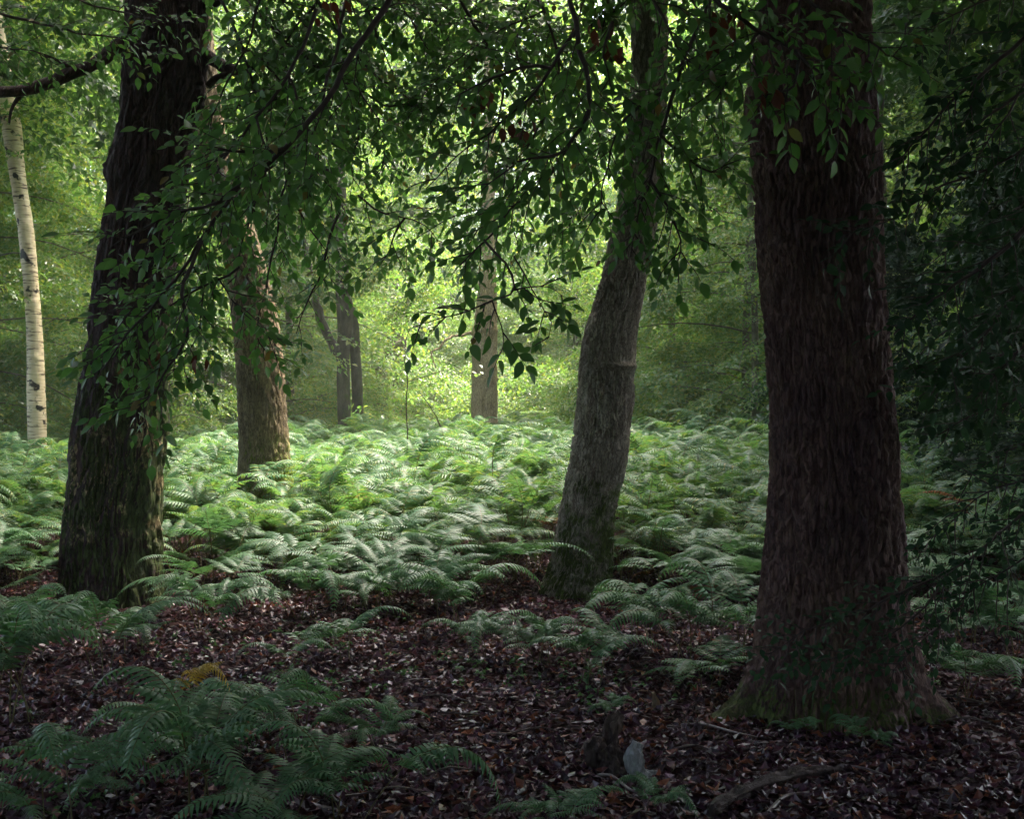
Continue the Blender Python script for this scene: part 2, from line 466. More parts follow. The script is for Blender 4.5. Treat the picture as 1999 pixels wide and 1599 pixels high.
# ------------------------------------------------------------------ crowns of small leaves
def spray_template(seed, n_side=7, per=7, leaf=.085, length=1.0):
    """flat drooping spray in its own x (along), y (across), z (up) frame: leaf rhombs as vertices (n,4,3)"""
    r = np.random.default_rng(seed)
    L = []
    def leafquad(p, ax, nrm, s):
        ax = norm(ax); sd = norm(np.cross(nrm, ax)); nn = np.cross(ax, sd)
        w = s * .30
        L.append([p, p + ax * s * .48 + sd * w + nn * s * .07, p + ax * s - nn * s * .10, p + ax * s * .48 - sd * w + nn * s * .07])
    def run(p0, d0, ln, n):
        for k in range(n):
            u = (k + .6) / n
            p = p0 + d0 * ln * u + np.array([0, 0, -.22 * ln * u * u])
            sgn = 1 if k % 2 else -1
            lat = np.cross([0, 0, 1], d0)
            ax = d0 * .55 + lat * sgn * .8 + np.array([0, 0, -.15 - .35 * r.random()]) + r.normal(0, .22, 3)
            nr = np.array([0, 0, 1]) + r.normal(0, .33, 3)
            leafquad(p, ax, nr, leaf * r.uniform(.7, 1.2))
    run(np.zeros(3), np.array([1.0, 0, 0]), length, int(n_side * 2))
    for k in range(n_side):
        u = (k + .5) / n_side * .85
        sgn = 1 if k % 2 else -1
        ang = sgn * math.radians(r.uniform(35, 60))
        d0 = np.array([math.cos(ang), math.sin(ang), r.uniform(-.25, .1)])
        run(np.array([u * length, 0, -.22 * length * u * u]), d0, length * (.62 - .35 * u) * r.uniform(.8, 1.2), per)
    return np.array(L)

def stamp(tmpl, O, A, B, C, scale):
    """tmpl (k,4,3) placed n times -> vertices and quads"""
    k = len(tmpl)
    T = tmpl.reshape(1, -1, 3) * scale[:, None, None]
    V = O[:, None, :] + T[..., 0:1] * A[:, None, :] + T[..., 1:2] * B[:, None, :] + T[..., 2:3] * C[:, None, :]
    V = V.reshape(-1, 3)
    return V, np.arange(len(V)).reshape(-1, 4)

def crown_geo(seed, z0, z1, prof, n_limbs, per_limb, leaf=.085, spray=.95, droop=.5, rise=.35, n_side=6, per=6, limbs=None, limb_r=.05, mat=0):
    r = np.random.default_rng(seed)
    tm = [spray_template(seed * 7 + k, n_side, per, leaf, spray) for k in range(4)]
    Os, As, Ss = [], [], []
    for kk in range(n_limbs):
        h = (kk + r.random()) / n_limbs
        z = z0 + (z1 - z0) * h
        az = kk * 2.39996 + r.normal(0, .35)
        R = prof(h) * r.uniform(.65, 1.12)
        dh = np.array([math.cos(az), math.sin(az), 0])
        lat = np.array([-dh[1], dh[0], 0])
        rs, dr = rise * r.uniform(.4, 1.4), droop * r.uniform(.6, 1.4)
        wob = r.normal(0, .10)
        pos = lambda u: np.array([0, 0, z]) + dh * R * u + lat * R * wob * u * u + np.array([0, 0, R * (rs * u - dr * u * u)])
        if limbs is not None:
            us = np.linspace(0, .9, 7)
            tube(limbs, np.array([pos(u) for u in us]), limb_r * (1 - .85 * us) * (R / 4), 5)
        for j in range(per_limb):
            u = .18 + .82 * math.sqrt(r.random())
            off = r.normal(0, .30) * R * (.35 + .5 * (1 - abs(2 * u - 1)))
            p = pos(u) + lat * off + np.array([0, 0, -abs(off) * .18 + r.normal(0, .12)])
            ang = math.atan2(off, R * .45) + r.normal(0, .35)
            dd = dh * math.cos(ang) + lat * math.sin(ang) + np.array([0, 0, rs - 2 * dr * u]) * .6
            Os.append(p - norm(dd) * spray * .4); As.append(norm(dd)); Ss.append(r.uniform(.7, 1.3))
    O, A, Sc = np.array(Os), np.array(As), np.array(Ss)
    up = norm(np.array([0, 0, 1.0]) + r.normal(0, .20, A.shape))
    B = norm(np.cross(up, A)); C = np.cross(A, B)
    g = Geo()
    which = r.integers(0, 4, len(O))
    for k in range(4):
        s = which == k
        if s.any():
            V, q = stamp(tm[k], O[s], A[s], B[s], C[s], Sc[s])
            g.add(V, q, None, mat)
    return g

# ------------------------------------------------------------------ the main trees
BARK_OAK = bark_mat("oak_bark_purple_brown", (.042, .019, .025), (.098, .050, .045), (.165, .098, .070), 1.0, plate_tint=.65, moss=.35, moss_dir=(-.8, -.2, .3), moss_z=(0.0, .55), moss_col=(.06, .075, .014))
BARK_LEFT = bark_mat("rotten_bark_dark", (.018, .008, .012), (.042, .020, .021), (.078, .042, .034), .8, moss=.12, moss_dir=(.6, -.5, .0), moss_z=(1.5, 4.5), moss_col=(.05, .07, .018),
                     bare=((.40, .31, .17), (.82, -.57, 0), .9, 2.2))
BARK_MID = bark_mat("leaning_bark_grey", (.14, .115, .095), (.28, .235, .195), (.43, .37, .30), 1.15, moss=.32, moss_dir=(.1, -.5, 0), moss_z=(0.5, 2.4), moss_col=(.06, .085, .014))
BARK_MOSSY = bark_mat("mossy_bark", (.10, .072, .042), (.20, .15, .085), (.34, .26, .15), 1.1, moss=.85, moss_dir=(.95, -.1, 0), moss_z=(0.3, 2.2), moss_col=(.12, .16, .012))
BARK_FAR = bark_mat("pale_fawn_bark", (.26, .19, .09), (.42, .31, .16), (.52, .40, .22), 1.0, bump=.01)
BARK_GREY = bark_mat("smooth_grey_bark", (.06, .055, .035), (.11, .10, .06), (.17, .15, .09), .6, moss=.4, moss_dir=(.5, -.3, 0), moss_z=(0, 6), moss_col=(.09, .12, .03), bump=.006, plate_tint=.3)
BARK_BIRCH = birch_mat()
BARK_FORK = bark_mat("backlit_dark_bark", (.035, .032, .022), (.065, .06, .038), (.11, .10, .06), .6, moss=.3, moss_dir=(.5, -.3, 0), moss_z=(0, 6), moss_col=(.06, .085, .02), bump=.006, plate_tint=.3)  # grey bark colour darkened to paint in the forked tree's backlit look
HP = -math.pi / 2

def tree(name, label, category, group=None, loc=(0, 0, 0)):
    return thing(name, loc, label, category, group)

def add_part(root, name, geo, mats, smooth=True, **props):
    return link(name, geo.mesh(name, mats, smooth), root, None, **props)

# shared high crowns (they roof the dark foreground)
def high_prof(h):
    return 5.2 * (.55 + .75 * math.sin(math.pi * min(h + .12, 1)))
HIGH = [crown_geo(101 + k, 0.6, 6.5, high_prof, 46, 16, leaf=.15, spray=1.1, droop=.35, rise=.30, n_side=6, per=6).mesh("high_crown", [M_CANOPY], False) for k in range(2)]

# big right trunk, nearest
right_rows = [(1452, 1490, 1790), (1400, 1478, 1778), (1320, 1472, 1775), (1250, 1476, 1772), (1150, 1485, 1766), (1050, 1494, 1762), (900, 1503, 1752), (700, 1495, 1738), (500, 1478, 1722), (350, 1470, 1720), (200, 1458, 1710), (90, 1475, 1703), (0, 1482, 1700)]
D = 6.15
ctrl = trunk_from_photo(right_rows, D)
ctrl[0][2] = -.12
ctrl += [[1.53, D, 4.4, .27], [1.50, D, 6.5, .24], [1.6, D + .2, 9.5, .15], [1.7, D + .3, 12, .05]]
zr = lambda py: CAM[2] - (py - PH / 2) / F * D
t = tree("oak_tree", "massive dark oak trunk with flared roots standing nearest, on the right", "tree")
g = Geo()
trunk_geo(g, ctrl, 340, 440, .024, 23, .25, 3,
          bumps=[(HP - .75, zr(880), .35, .05, .045), (HP - .5, zr(905), .55, .03, .02), (HP - .7, zr(355), .9, .035, .022), (HP - .55, zr(490), .5, .04, .03), (HP - 1.1, zr(210), .8, .10, .02), (HP + .3, zr(250), .6, .09, .02), (HP + 1.0, zr(860), .3, .06, .012)],
          roots=[(math.pi + .10, .26, .50, .15), (math.pi + .62, .16, .18, .16), (HP - .25, .3, .06, .2), (HP + .55, .22, .13, .2), (-.22, .22, .44, .19), (.6, .4, .2, .2), (2.2, .4, .2, .2)], lump=.035)
add_part(t, "trunk", g, [BARK_OAK])
c = link("crown", HIGH[0], t, (1.8, D - 1.6, 4.2)); c.scale = (.85, .80, 1)
# dark left trunk
left_rows = [(1215, 116, 334), (1150, 119, 322), (1050, 122, 313), (950, 130, 315), (850, 141, 322), (700, 165, 332), (500, 190, 346), (300, 222, 372), (200, 236, 392), (100, 243, 404), (0, 245, 405)]
D = 9.5
ctrl = trunk_from_photo(left_rows, D); ctrl[0][2] = -.15
ctrl += [[-2.60, D, 5.6, .29], [-2.5, D, 7.5, .22], [-2.4, D, 10.5, .10]]
zl = lambda py: CAM[2] - (py - PH / 2) / F * D
t = tree("hollow_tree", "dark half-rotten trunk with pale bare wood patch, left of the ferny clearing", "tree")
g = Geo()
trunk_geo(g, ctrl, 230, 330, .030, 16, .13, 13,
          bumps=[(math.pi + .35, zl(330), .5, .12, .04), (HP + .1, zl(980), .30, .45, -.05), (HP - .1, zl(250), .35, .5, -.05), (HP + .9, zl(700), .3, .6, .03), (-.25, zl(190), .5, .3, .05)],
          roots=[(math.pi, .4, .05, .2), (-.3, .35, .08, .18), (HP, .4, .05, .2)], lump=.09)
add_part(t, "trunk", g, [BARK_LEFT])
lg = Geo()
def limb(geo, pts, r0, r1, n=18, sides=8, wob=.0, seed=0):
    c = resample(np.array(pts), n)
    if wob:
        c = c + (np.stack([fbm(c * 5 + k * 9.1, 2, seed + k) for k in range(3)], -1) - .5) * wob
    tube(geo, c, np.linspace(r0, r1, n) * (1 + .25 * (vnoise(c * 9, seed) - .5)), sides)
g = Geo()
limb(g, [P(262, 62, 9.4), P(215, 102, 9.2), P(150, 140, 9.0), P(80, 165, 8.8), P(0, 178, 8.6), P(-90, 170, 8.4)], .055, .035, wob=.05, seed=2)
limb(g, [P(150, 140, 9.0), P(120, 120, 8.9), P(70, 100, 8.8)], .02, .008, 8, 6, .03, 3)
limb(g, [P(60, 168, 8.8), P(30, 200, 8.8), P(20, 240, 8.8)], .025, .008, 8, 6, .03, 3)
add_part(t, "limb", g, [BARK_LEFT])
g = Geo()
limb(g, [P(395, 95, 9.5), P(420, 122, 9.4), P(455, 136, 9.3), P(500, 128, 9.3), P(530, 105, 9.3), P(560, 96, 9.3), P(590, 104, 9.3)], .055, .032, 22, wob=.08, seed=5)
limb(g, [P(405, 165, 9.4), P(430, 150, 9.3), P(470, 132, 9.3)], .03, .02, 10, 6, .04, 6)
limb(g, [P(398, 10, 9.5), P(425, 4, 9.4), P(440, -30, 9.4)], .04, .03, 8, 7, .04, 7)
add_part(t, "limb", g, [BARK_LEFT])
c = link("crown", HIGH[1], t, (-2.6, D - 1.4, 5.6)); c.scale = (.75, .62, .9)
# leaning trunk
mid_rows = [(1195, 1048, 1206), (1150, 1058, 1199), (1100, 1072, 1197), (1000, 1090, 1203), (900, 1110, 1225), (800, 1124, 1234), (720, 1130, 1241), (650, 1140, 1245), (550, 1170, 1262), (450, 1192, 1281), (350, 1213, 1293), (250, 1222, 1300), (100, 1231, 1305), (0, 1227, 1304)]
D = 9.75
ctrl = trunk_from_photo(mid_rows, D); ctrl[0][2] = -.12
ctrl += [[1.05, D, 6.0, .14], [1.0, D, 8, .11], [.95, D, 10.5, .05]]
zm = lambda py: CAM[2] - (py - PH / 2) / F * D
t = tree("leaning_tree", "grey furrowed trunk leaning to the right with a ring-shaped scar halfway up", "tree")
g = Geo()
trunk_geo(g, ctrl, 250, 400, .019, 26, .28, 23,
          bumps=[(HP + .55, zm(716), .9, .022, .035), (HP + .8, zm(735), .7, .03, -.015), (HP + .3, zm(800), .5, .12, .015), (HP + 1.3, zm(780), .4, .12, .02)],
          roots=[(math.pi, .35, .08, .14), (-.2, .4, .05, .12), (HP, .5, .04, .15)], lump=.05)
add_part(t, "trunk", g, [BARK_MID])
c = link("crown", HIGH[0], t, (1.5, D - .9, 5.6)); c.rotation_euler = (0, 0, 2.1); c.scale = (.72, .52, .9)
# mossy trunk behind the left one
rows = [(985, 458, 582), (940, 463, 573), (850, 466, 563), (700, 460, 552), (600, 450, 538), (500, 436, 514), (400, 408, 482), (300, 388, 452), (200, 374, 432), (80, 362, 418), (0, 356, 410)]
D = 12.2
ctrl = trunk_from_photo(rows, D); ctrl.insert(0, [ctrl[0][0], D, -.1, ctrl[0][3] * 1.12])
ctrl += [[-3.1, D, 6.8, .12], [-3.2, D, 9, .05]]
zk = lambda py: CAM[2] - (py - PH / 2) / F * D
t = tree("mossy_tree", "fawn trunk with green moss down its right side, just behind the dark left trunk", "tree")
g = Geo()
trunk_geo(g, ctrl, 190, 320, .018, 28, .28, 33, bumps=[(HP + .2, zk(462), .45, .06, .05), (HP + .1, zk(700), .25, .05, .02), (HP - .2, zk(290), .2, .05, .03)], lump=.05)
add_part(t, "trunk", g, [BARK_MOSSY])
c = link("crown", HIGH[1], t, (-3.8, D - 1.0, 6.6)); c.rotation_euler = (0, 0, 1.2); c.scale = (.42, .42, .7)

# tall trees added with trunks just outside the view; their high crowns darken both sides of the clearing
for n, (x, y, z, sc, lab) in enumerate([(-7.6, 14.5, 5.6, .9, "dark overhanging crown of an added shading tree in the upper left corner, nearest of three"), (-11.5, 20.5, 8.0, 1.0, "added dark shading crown above and behind the birch"), (-12.5, 26.5, 9.0, 1.1, "added high shading crown far behind the birch top"),
                                    (7.6, 11.0, 5.0, .85, "added dark shading crown at upper right, right of the big trunk"), (8.6, 17.0, 6.0, 1.0, "added high shading crown behind the big right trunk's top"), (10.5, 23.0, 7.6, 1.1, "added high shading crown far behind the big right trunk")]):
    t = tree("shading_tree", lab, "tree", None, (x, y, float(ground_z(x, y)) - .1))
    g = Geo()
    trunk_geo(g, [[0, 0, 0, .34], [.03, 0, 2, .29], [-.05, 0, 5, .25], [.1, 0, 9, .18], [0, .1, 13.5, .05]], 40, 60, .012, 14, .18, 90 + n, lump=.04)
    add_part(t, "trunk", g, [BARK_OAK])
    for q in range(2 if n in (0, 3, 4) else 1):
        c = link("crown", HIGH[(n + q) % 2], t, (0, 0, z + q * 1.6)); c.rotation_euler = (0, 0, n * 1.3 + q * 2); c.scale = (sc, sc, .9)

# shared woodland crowns of small leaves
def beech_prof(h):
    return 4.4 * (.75 + .45 * math.sin(math.pi * (h * .9 + .05))) * (1 - .45 * h)
CROWN, WOOD = [], []
for k in range(6):
    lg = Geo()
    trunk_geo(lg, [[0, 0, -.3, .15], [.05, 0, 1, .12], [.1, .05, 4, .10], [0, .1, 8, .07], [.1, 0, 12.5, .02]], 18, .25, .004, 12, .2, 50 + k, lump=.08)
    cg = crown_geo(200 + k, 1.2 if k < 3 else .5, 12.5, beech_prof, 50, 17, leaf=.118, spray=1.05, droop=.50, rise=.32, n_side=6, per=6, limbs=lg, limb_r=.026)
    CROWN.append(cg.mesh("woodland_crown", [M_WOOD_LEAF], False))
    WOOD.append(lg.mesh("woodland_trunk", [BARK_GREY], True))

# centre tree
rows = [(880, 914, 976), (840, 918, 973), (780, 920, 972), (700, 921, 971), (650, 923, 971), (560, 932, 970), (450, 938, 968), (300, 940, 966), (150, 944, 964), (0, 946, 962)]
D = 24.0
ctrl = trunk_from_photo(rows, D); ctrl.insert(0, [ctrl[0][0], D, 0.0, ctrl[0][3]])
ctrl += [[ctrl[-1][0], D, 11.5, .05]]
t = tree("far_oak_tree", "straight fawn trunk rising from the brightest ferns in the centre of the clearing", "tree")
g = Geo()
trunk_geo(g, ctrl, 90, 200, .02, 12, .15, 43, lump=.03, bumps=[(HP, CAM[2] - (645 - 800) / F * D, 1.6, .05, .03)])
limb(g, [P(925, 652, D), P(895, 655, D - .3), P(865, 668, D - .6), P(845, 690, D - .8), P(850, 720, D - .9)], .035, .012, 16, 6, .15, 3)
add_part(t, "trunk", g, [BARK_FAR])
c = link("crown", CROWN[3], t, (ctrl[-1][0], D + .5, 3.6)); c.scale = (.7, .7, .7)
# twin-stemmed tree
D = 25.0
t = tree("twin_stemmed_tree", "grey-green tree forked into two close stems with a slanting left limb, beyond the ferns", "tree")
g = Geo()
r1 = trunk_from_photo([(880, 657, 687), (850, 659, 685), (700, 657, 683), (650, 659, 688), (600, 657, 690), (560, 655, 684), (450, 654, 678), (300, 655, 674), (100, 660, 674), (0, 662, 672)], D)
r1.insert(0, [r1[0][0], D, -.1, r1[0][3]])
trunk_geo(g, r1, 40, .06, .008, 14, .2, 53, lump=.10, bumps=[(HP + .4, CAM[2] - (610 - 800) / F * D, .5, .10, .05)])
r2 = trunk_from_photo([(880, 687, 716), (850, 688, 713), (760, 686, 708), (680, 682, 704), (630, 678, 700), (600, 672, 694)], D + .15)
r2.insert(0, [r2[0][0], D + .15, -.1, r2[0][3]])
trunk_geo(g, r2, 36, .06, .008, 14, .2, 54, lump=.10)
limb(g, [P(668, 700, D), P(645, 668, D - .1), P(622, 610, D - .1), P(610, 565, D - .1), P(600, 510, D), P(585, 440, D)], .11, .05, 20, 8, .12, 9)
add_part(t, "trunk", g, [BARK_FORK])
c = link("crown", CROWN[4], t, (r1[-1][0] - .3, D + 1.0, 4.2)); c.scale = (.6, .6, .6)
# birch
rows = [(905, 52, 96), (880, 55, 92), (760, 53, 88), (650, 52, 83), (550, 45, 75), (450, 35, 66), (350, 20, 51), (250, 4, 42), (180, -8, 30), (60, -26, 8), (0, -34, -2)]
D = 19.0
ctrl = trunk_from_photo(rows, D); ctrl.insert(0, [ctrl[0][0], D, -.1, ctrl[0][3]])
ctrl += [[ctrl[-1][0] - .3, D, 9.5, .05]]
t = tree("birch_tree", "slender cream-white birch trunk with black scars at the left edge of the wood", "birch tree")
g = Geo()
trunk_geo(g, ctrl, 48, .04, .004, 10, .8, 63, lump=.07, bumps=[(HP + .3, CAM[2] - (y - 800) / F * D, .5, .04, .022) for y in (345, 440, 505, 590, 700, 790)])
add_part(t, "trunk", g, [BARK_BIRCH])
c = link("crown", CROWN[5], t, (ctrl[-1][0], D + .5, 5.0)); c.scale = (.55, .55, .5)

# ------------------------------------------------------------------ woodland behind the clearing
def woodland_tree(x, y, s, k, rot, label, group, zs=1.0, name="beech_tree"):
    r = thing(name, (x, y, float(ground_z(x, y)) - .1), label, "tree", group)
    r.rotation_euler = (0, 0, rot); r.scale = (s, s, s * zs)
    link("trunk", WOOD[k], r); link("crown", CROWN[k], r)
    return r

L_BACK = "leafy beech in the hazy sunlit wall of trees behind the fern clearing"
L_LEFT = "shaded green beech behind the birch and the dark left trunk"
L_RIGHT = "dark blue-green beech between the leaning trunk and the big right trunk"
L_FARR = "deep shaded beech right of the big right trunk"
spots = [
    # x, y, scale, variant, zscale, label, group
    (-9.5, 21.5, .80, 0, 1.0, L_LEFT, "shaded trees on the left"), (-7.2, 25.5, .95, 1, 1.0, L_LEFT, "shaded trees on the left"), (-12.5, 25, 1.0, 2, 1.0, L_LEFT, "shaded trees on the left"),
    (-5.2, 29, .85, 4, 1.0, L_LEFT, "shaded trees on the left"), (-9.8, 32, 1.05, 5, 1.0, L_LEFT, "shaded trees on the left"), (-15, 31, 1.1, 0, 1.1, L_LEFT, "shaded trees on the left"),
    (4.2, 21.5, .62, 3, 1.05, L_RIGHT, "shaded trees on the right"), (6.3, 25, .85, 5, 1.0, L_RIGHT, "shaded trees on the right"), (3.6, 28.5, .8, 1, 1.0, L_RIGHT, "shaded trees on the right"),
    (8.2, 19.5, .75, 4, 1.0, L_FARR, "deep shaded trees at far right"), (10.5, 23.5, .95, 2, 1.0, L_FARR, "deep shaded trees at far right"), (7.4, 29, 1.0, 0, 1.05, L_FARR, "deep shaded trees at far right"), (13, 29, 1.1, 3, 1.1, L_FARR, "deep shaded trees at far right"),
    (-2.6, 33, .72, 3, .9, L_BACK, "sunlit trees behind the clearing"), (.6, 31, .62, 4, .9, L_BACK, "sunlit trees behind the clearing"), (2.2, 34.5, .85, 5, 1.0, L_BACK, "sunlit trees behind the clearing"),
    (-5.6, 37, .95, 2, 1.0, L_BACK, "sunlit trees behind the clearing"), (-.6, 38, .80, 0, 1.0, L_BACK, "sunlit trees behind the clearing"), (5.5, 38, 1.0, 1, 1.1, L_BACK, "sunlit trees behind the clearing"),
    (-10, 41, 1.15, 3, 1.1, L_BACK, "sunlit trees behind the clearing"), (10.5, 37, 1.1, 4, 1.1, L_BACK, "sunlit trees behind the clearing"), (-3.4, 44, .95, 1, 1.0, L_BACK, "sunlit trees behind the clearing"),
    (2.6, 44, 1.1, 2, 1.15, L_BACK, "sunlit trees behind the clearing"), (-16, 39, 1.2, 4, 1.1, L_BACK, "sunlit trees behind the clearing"), (16, 38, 1.2, 5, 1.1, L_BACK, "sunlit trees behind the clearing"),
    (8, 47, 1.2, 0, 1.2, L_BACK, "sunlit trees behind the clearing"), (-9, 50, 1.2, 5, 1.2, L_BACK, "sunlit trees behind the clearing"), (0, 54, 1.2, 3, 1.1, L_BACK, "sunlit trees behind the clearing"),
    (14, 50, 1.3, 2, 1.2, L_BACK, "sunlit trees behind the clearing"), (-17, 52, 1.3, 1, 1.2, L_BACK, "sunlit trees behind the clearing"), (5, 58, 1.3, 4, 1.2, L_BACK, "sunlit trees behind the clearing"), (-5, 60, 1.3, 0, 1.2, L_BACK, "sunlit trees behind the clearing"),
]
spots += [(-13, 45, 1.2, 2, 1.1, 0, 0), (12, 43, 1.2, 1, 1.1, 0, 0), (-7, 45, 1.1, 4, 1.1, 0, 0), (5, 50, 1.2, 3, 1.2, 0, 0), (-2.5, 50, 1.1, 2, 1.1, 0, 0), (-13, 60, 1.4, 3, 1.2, 0, 0), (12, 60, 1.4, 5, 1.2, 0, 0), (0, 66, 1.4, 1, 1.2, 0, 0), (-9, 68, 1.5, 2, 1.2, 0, 0), (9, 68, 1.5, 0, 1.2, 0, 0), (-21, 45, 1.3, 3, 1.1, 0, 0), (21, 46, 1.3, 4, 1.1, 0, 0), (19, 58, 1.4, 1, 1.2, 0, 0), (-21, 58, 1.4, 5, 1.2, 0, 0),
          (-5.7, 20.6, .40, 4, 1.1, 0, 0), (7.2, 15.8, .55, 1, 1.0, 0, 0), (4.6, 24.2, .75, 0, 1.0, 0, 0), (-5.4, 27.2, .7, 5, 1.0, 0, 0), (2.0, 38.5, 1.0, 4, 1.1, 0, 0), (-6.8, 33.5, 1.0, 1, 1.0, 0, 0)]
GAPS = [(-9e9, 50, "left of the birch"), (50, 225, "between the birch and the dark left trunk"), (225, 440, "behind the dark left trunk"), (440, 660, "between the mossy trunk and the twin-stemmed tree"),
        (660, 940, "between the twin-stemmed tree and the straight fawn trunk"), (940, 1180, "between the straight fawn trunk and the leaning trunk"), (1180, 1480, "between the leaning trunk and the big right trunk"),
        (1480, 1735, "behind the big right trunk"), (1735, 9e9, "right of the big right trunk")]
RANK = ["nearest", "second-nearest", "third-nearest", "fourth-nearest", "fifth-nearest", "sixth-nearest", "seventh-nearest", "eighth-nearest", "ninth-nearest", "tenth-nearest", "eleventh-nearest", "twelfth-nearest"]
seen_gap = {}
for n, (x, y, s, k, zs, lab, grp) in enumerate(sorted(spots, key=lambda q: q[1])):
    if 26 < y < 37.5 and -5.2 < x < 3.4:
        s, zs = s * .6, .30
    elif 37.4 < y < 48 and -5.5 < x < 4:
        zs = .5
    px = x / y * F + PW / 2
    gap = [g_ for a_, b_, g_ in GAPS if a_ <= px < b_][0]
    c_ = seen_gap.get(gap, 0); seen_gap[gap] = c_ + 1
    woodland_tree(x, y, s, k, n * 1.7, "%s leafy beech of the background wood, %s" % (RANK[c_], gap), "leafy beeches of the background wood", zs * (1.3 if y > 40 else 1.0))

# shrubs of low leaf behind the ferns
SHRUB = []
for k in range(2):
    lg = Geo()
    cg = crown_geo(300 + k, .15, 2.6, lambda h: 1.9 * (1.0 - .55 * h), 26, 12, leaf=.08, spray=.8, droop=.35, rise=.35, n_side=5, per=6, limbs=lg, limb_r=.035)
    SHRUB.append((cg.mesh("shrub_foliage", [M_WOOD_LEAF], False), lg.mesh("shrub_stems", [BARK_GREY], True)))
seen_gap = {}
for n, (x, y, s) in enumerate([(6, 22.5, 1.0), (9, 21, 1.1), (-9.5, 24, 1.0), (3.6, 25, .95), (-6.5, 27.5, 1.0), (1.8, 27.5, .8), (-3.6, 29, .8), (-.8, 29.5, .7), (-2, 31.5, .9), (-5, 31, 1.1), (1, 32.5, 1.0), (-.2, 34.5, 1.1), (-3.0, 35, 1.1), (1.6, 36, 1.1)]):
    px = x / y * F + PW / 2
    gap = [g_ for a_, b_, g_ in GAPS if a_ <= px < b_][0]
    c_ = seen_gap.get(gap, 0); seen_gap[gap] = c_ + 1
    r = thing("shrub", (x, y, float(ground_z(x, y)) - .05), "%s low shrub, %s" % (RANK[c_], gap), "shrub", "shrubs edging the clearing")
    r.rotation_euler = (0, 0, n * 2.3); r.scale = (s, s, s)
    link("foliage", SHRUB[n % 2][0], r); link("stem", SHRUB[n % 2][1], r)

hg = Geo()
HOLLY = crown_geo(330, .2, 4.0, lambda h: 1.75 * (1.05 - .75 * h), 44, 15, leaf=.085, spray=.7, droop=.35, rise=.30, n_side=5, per=6, limbs=hg, limb_r=.03).mesh("holly_foliage", [M_SHADE_LEAF], False)  # foliage wears the leaf green darkened for shade
trunk_geo(hg, [[0, 0, -.1, .07], [0, 0, 2, .05], [.05, 0, 4.1, .015]], 12, 20, .003, 14, .2, 8)
HSTEM = hg.mesh("holly_stem", [BARK_GREY], True)
for n, (x, y, s, lab) in enumerate([(5.3, 12.2, 1.0, "nearest dark holly tree, in the gloom right of the big right trunk"), (7.3, 16.2, 1.3, "tall dark holly tree deeper in the gloom right of the big right trunk"), (4.9, 17.0, .95, "dark holly tree behind the big right trunk")]):
    r = thing("holly_tree", (x, y, float(ground_z(x, y)) - .05), lab, "tree")
    r.rotation_euler = (0, 0, n * 2.0); r.scale = (s, s, s)
    link("foliage", HOLLY, r); link("trunk", HSTEM, r)

# unseen wood added round the camera to block light: large leaf clumps and stems
def unseen_shade_wood():
    r = np.random.default_rng(77)
    g = Geo()
    def leaves(n, box, size, flat):
        c = np.stack([r.uniform(*box[0], n), r.uniform(*box[1], n), r.uniform(*box[2], n)], -1)
        ax = norm(r.normal(0, 1, (n, 3)) * [1, 1, .4]); nr = norm(r.normal(0, 1, (n, 3)) * [1, 1, 1] + [0, 0, flat])
        sd = norm(np.cross(nr, ax)); s = size * r.uniform(.6, 1.3, (n, 1))
        V = np.stack([c - ax * s * .5, c + sd * s * .3, c + ax * s * .5, c - sd * s * .3], 1).reshape(-1, 3)
        g.add(V, np.arange(len(V)).reshape(-1, 4))
    leaves(24000, ((-16, 16), (-13, -3.0), (.3, 13)), .42, .5)
    leaves(9000, ((-20, -9.5), (-6, 14), (.4, 12)), .42, .5)
    leaves(9000, ((9.0, 20), (-6, 13), (.4, 12)), .42, .5)
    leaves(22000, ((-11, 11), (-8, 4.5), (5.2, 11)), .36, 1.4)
    leaves(7000, ((1.0, 10), (2.5, 7.6), (6.0, 11)), .36, 1.4)
    leaves(3000, ((-3, 2), (3, 6.4), (5.6, 11)), .36, 1.4)
    leaves(4500, ((-11, -2), (3, 7.2), (5.2, 11)), .36, 1.4)
    leaves(5000, ((3.6, 9), (-5, 4.5), (.3, 8)), .36, .5)
    m = Geo()
    for k in range(14):
        x, y = (r.uniform(-14, 14), r.uniform(-12, -4)) if k < 8 else (r.choice([-1, 1]) * r.uniform(11, 18), r.uniform(-5, 12))
        tube(g, np.array([[x, y, -.2], [x, y, 5], [x + .3, y, 13]]), np.array([.35, .28, .08]), 10, 1)
    return g.mesh("unseen_shade_wood", [M_CANOPY, BARK_GREY], False)
link("unseen_shade_wood", unseen_shade_wood(), kind="stuff", label="unseen dense wood added around the viewpoint to shade the foreground")

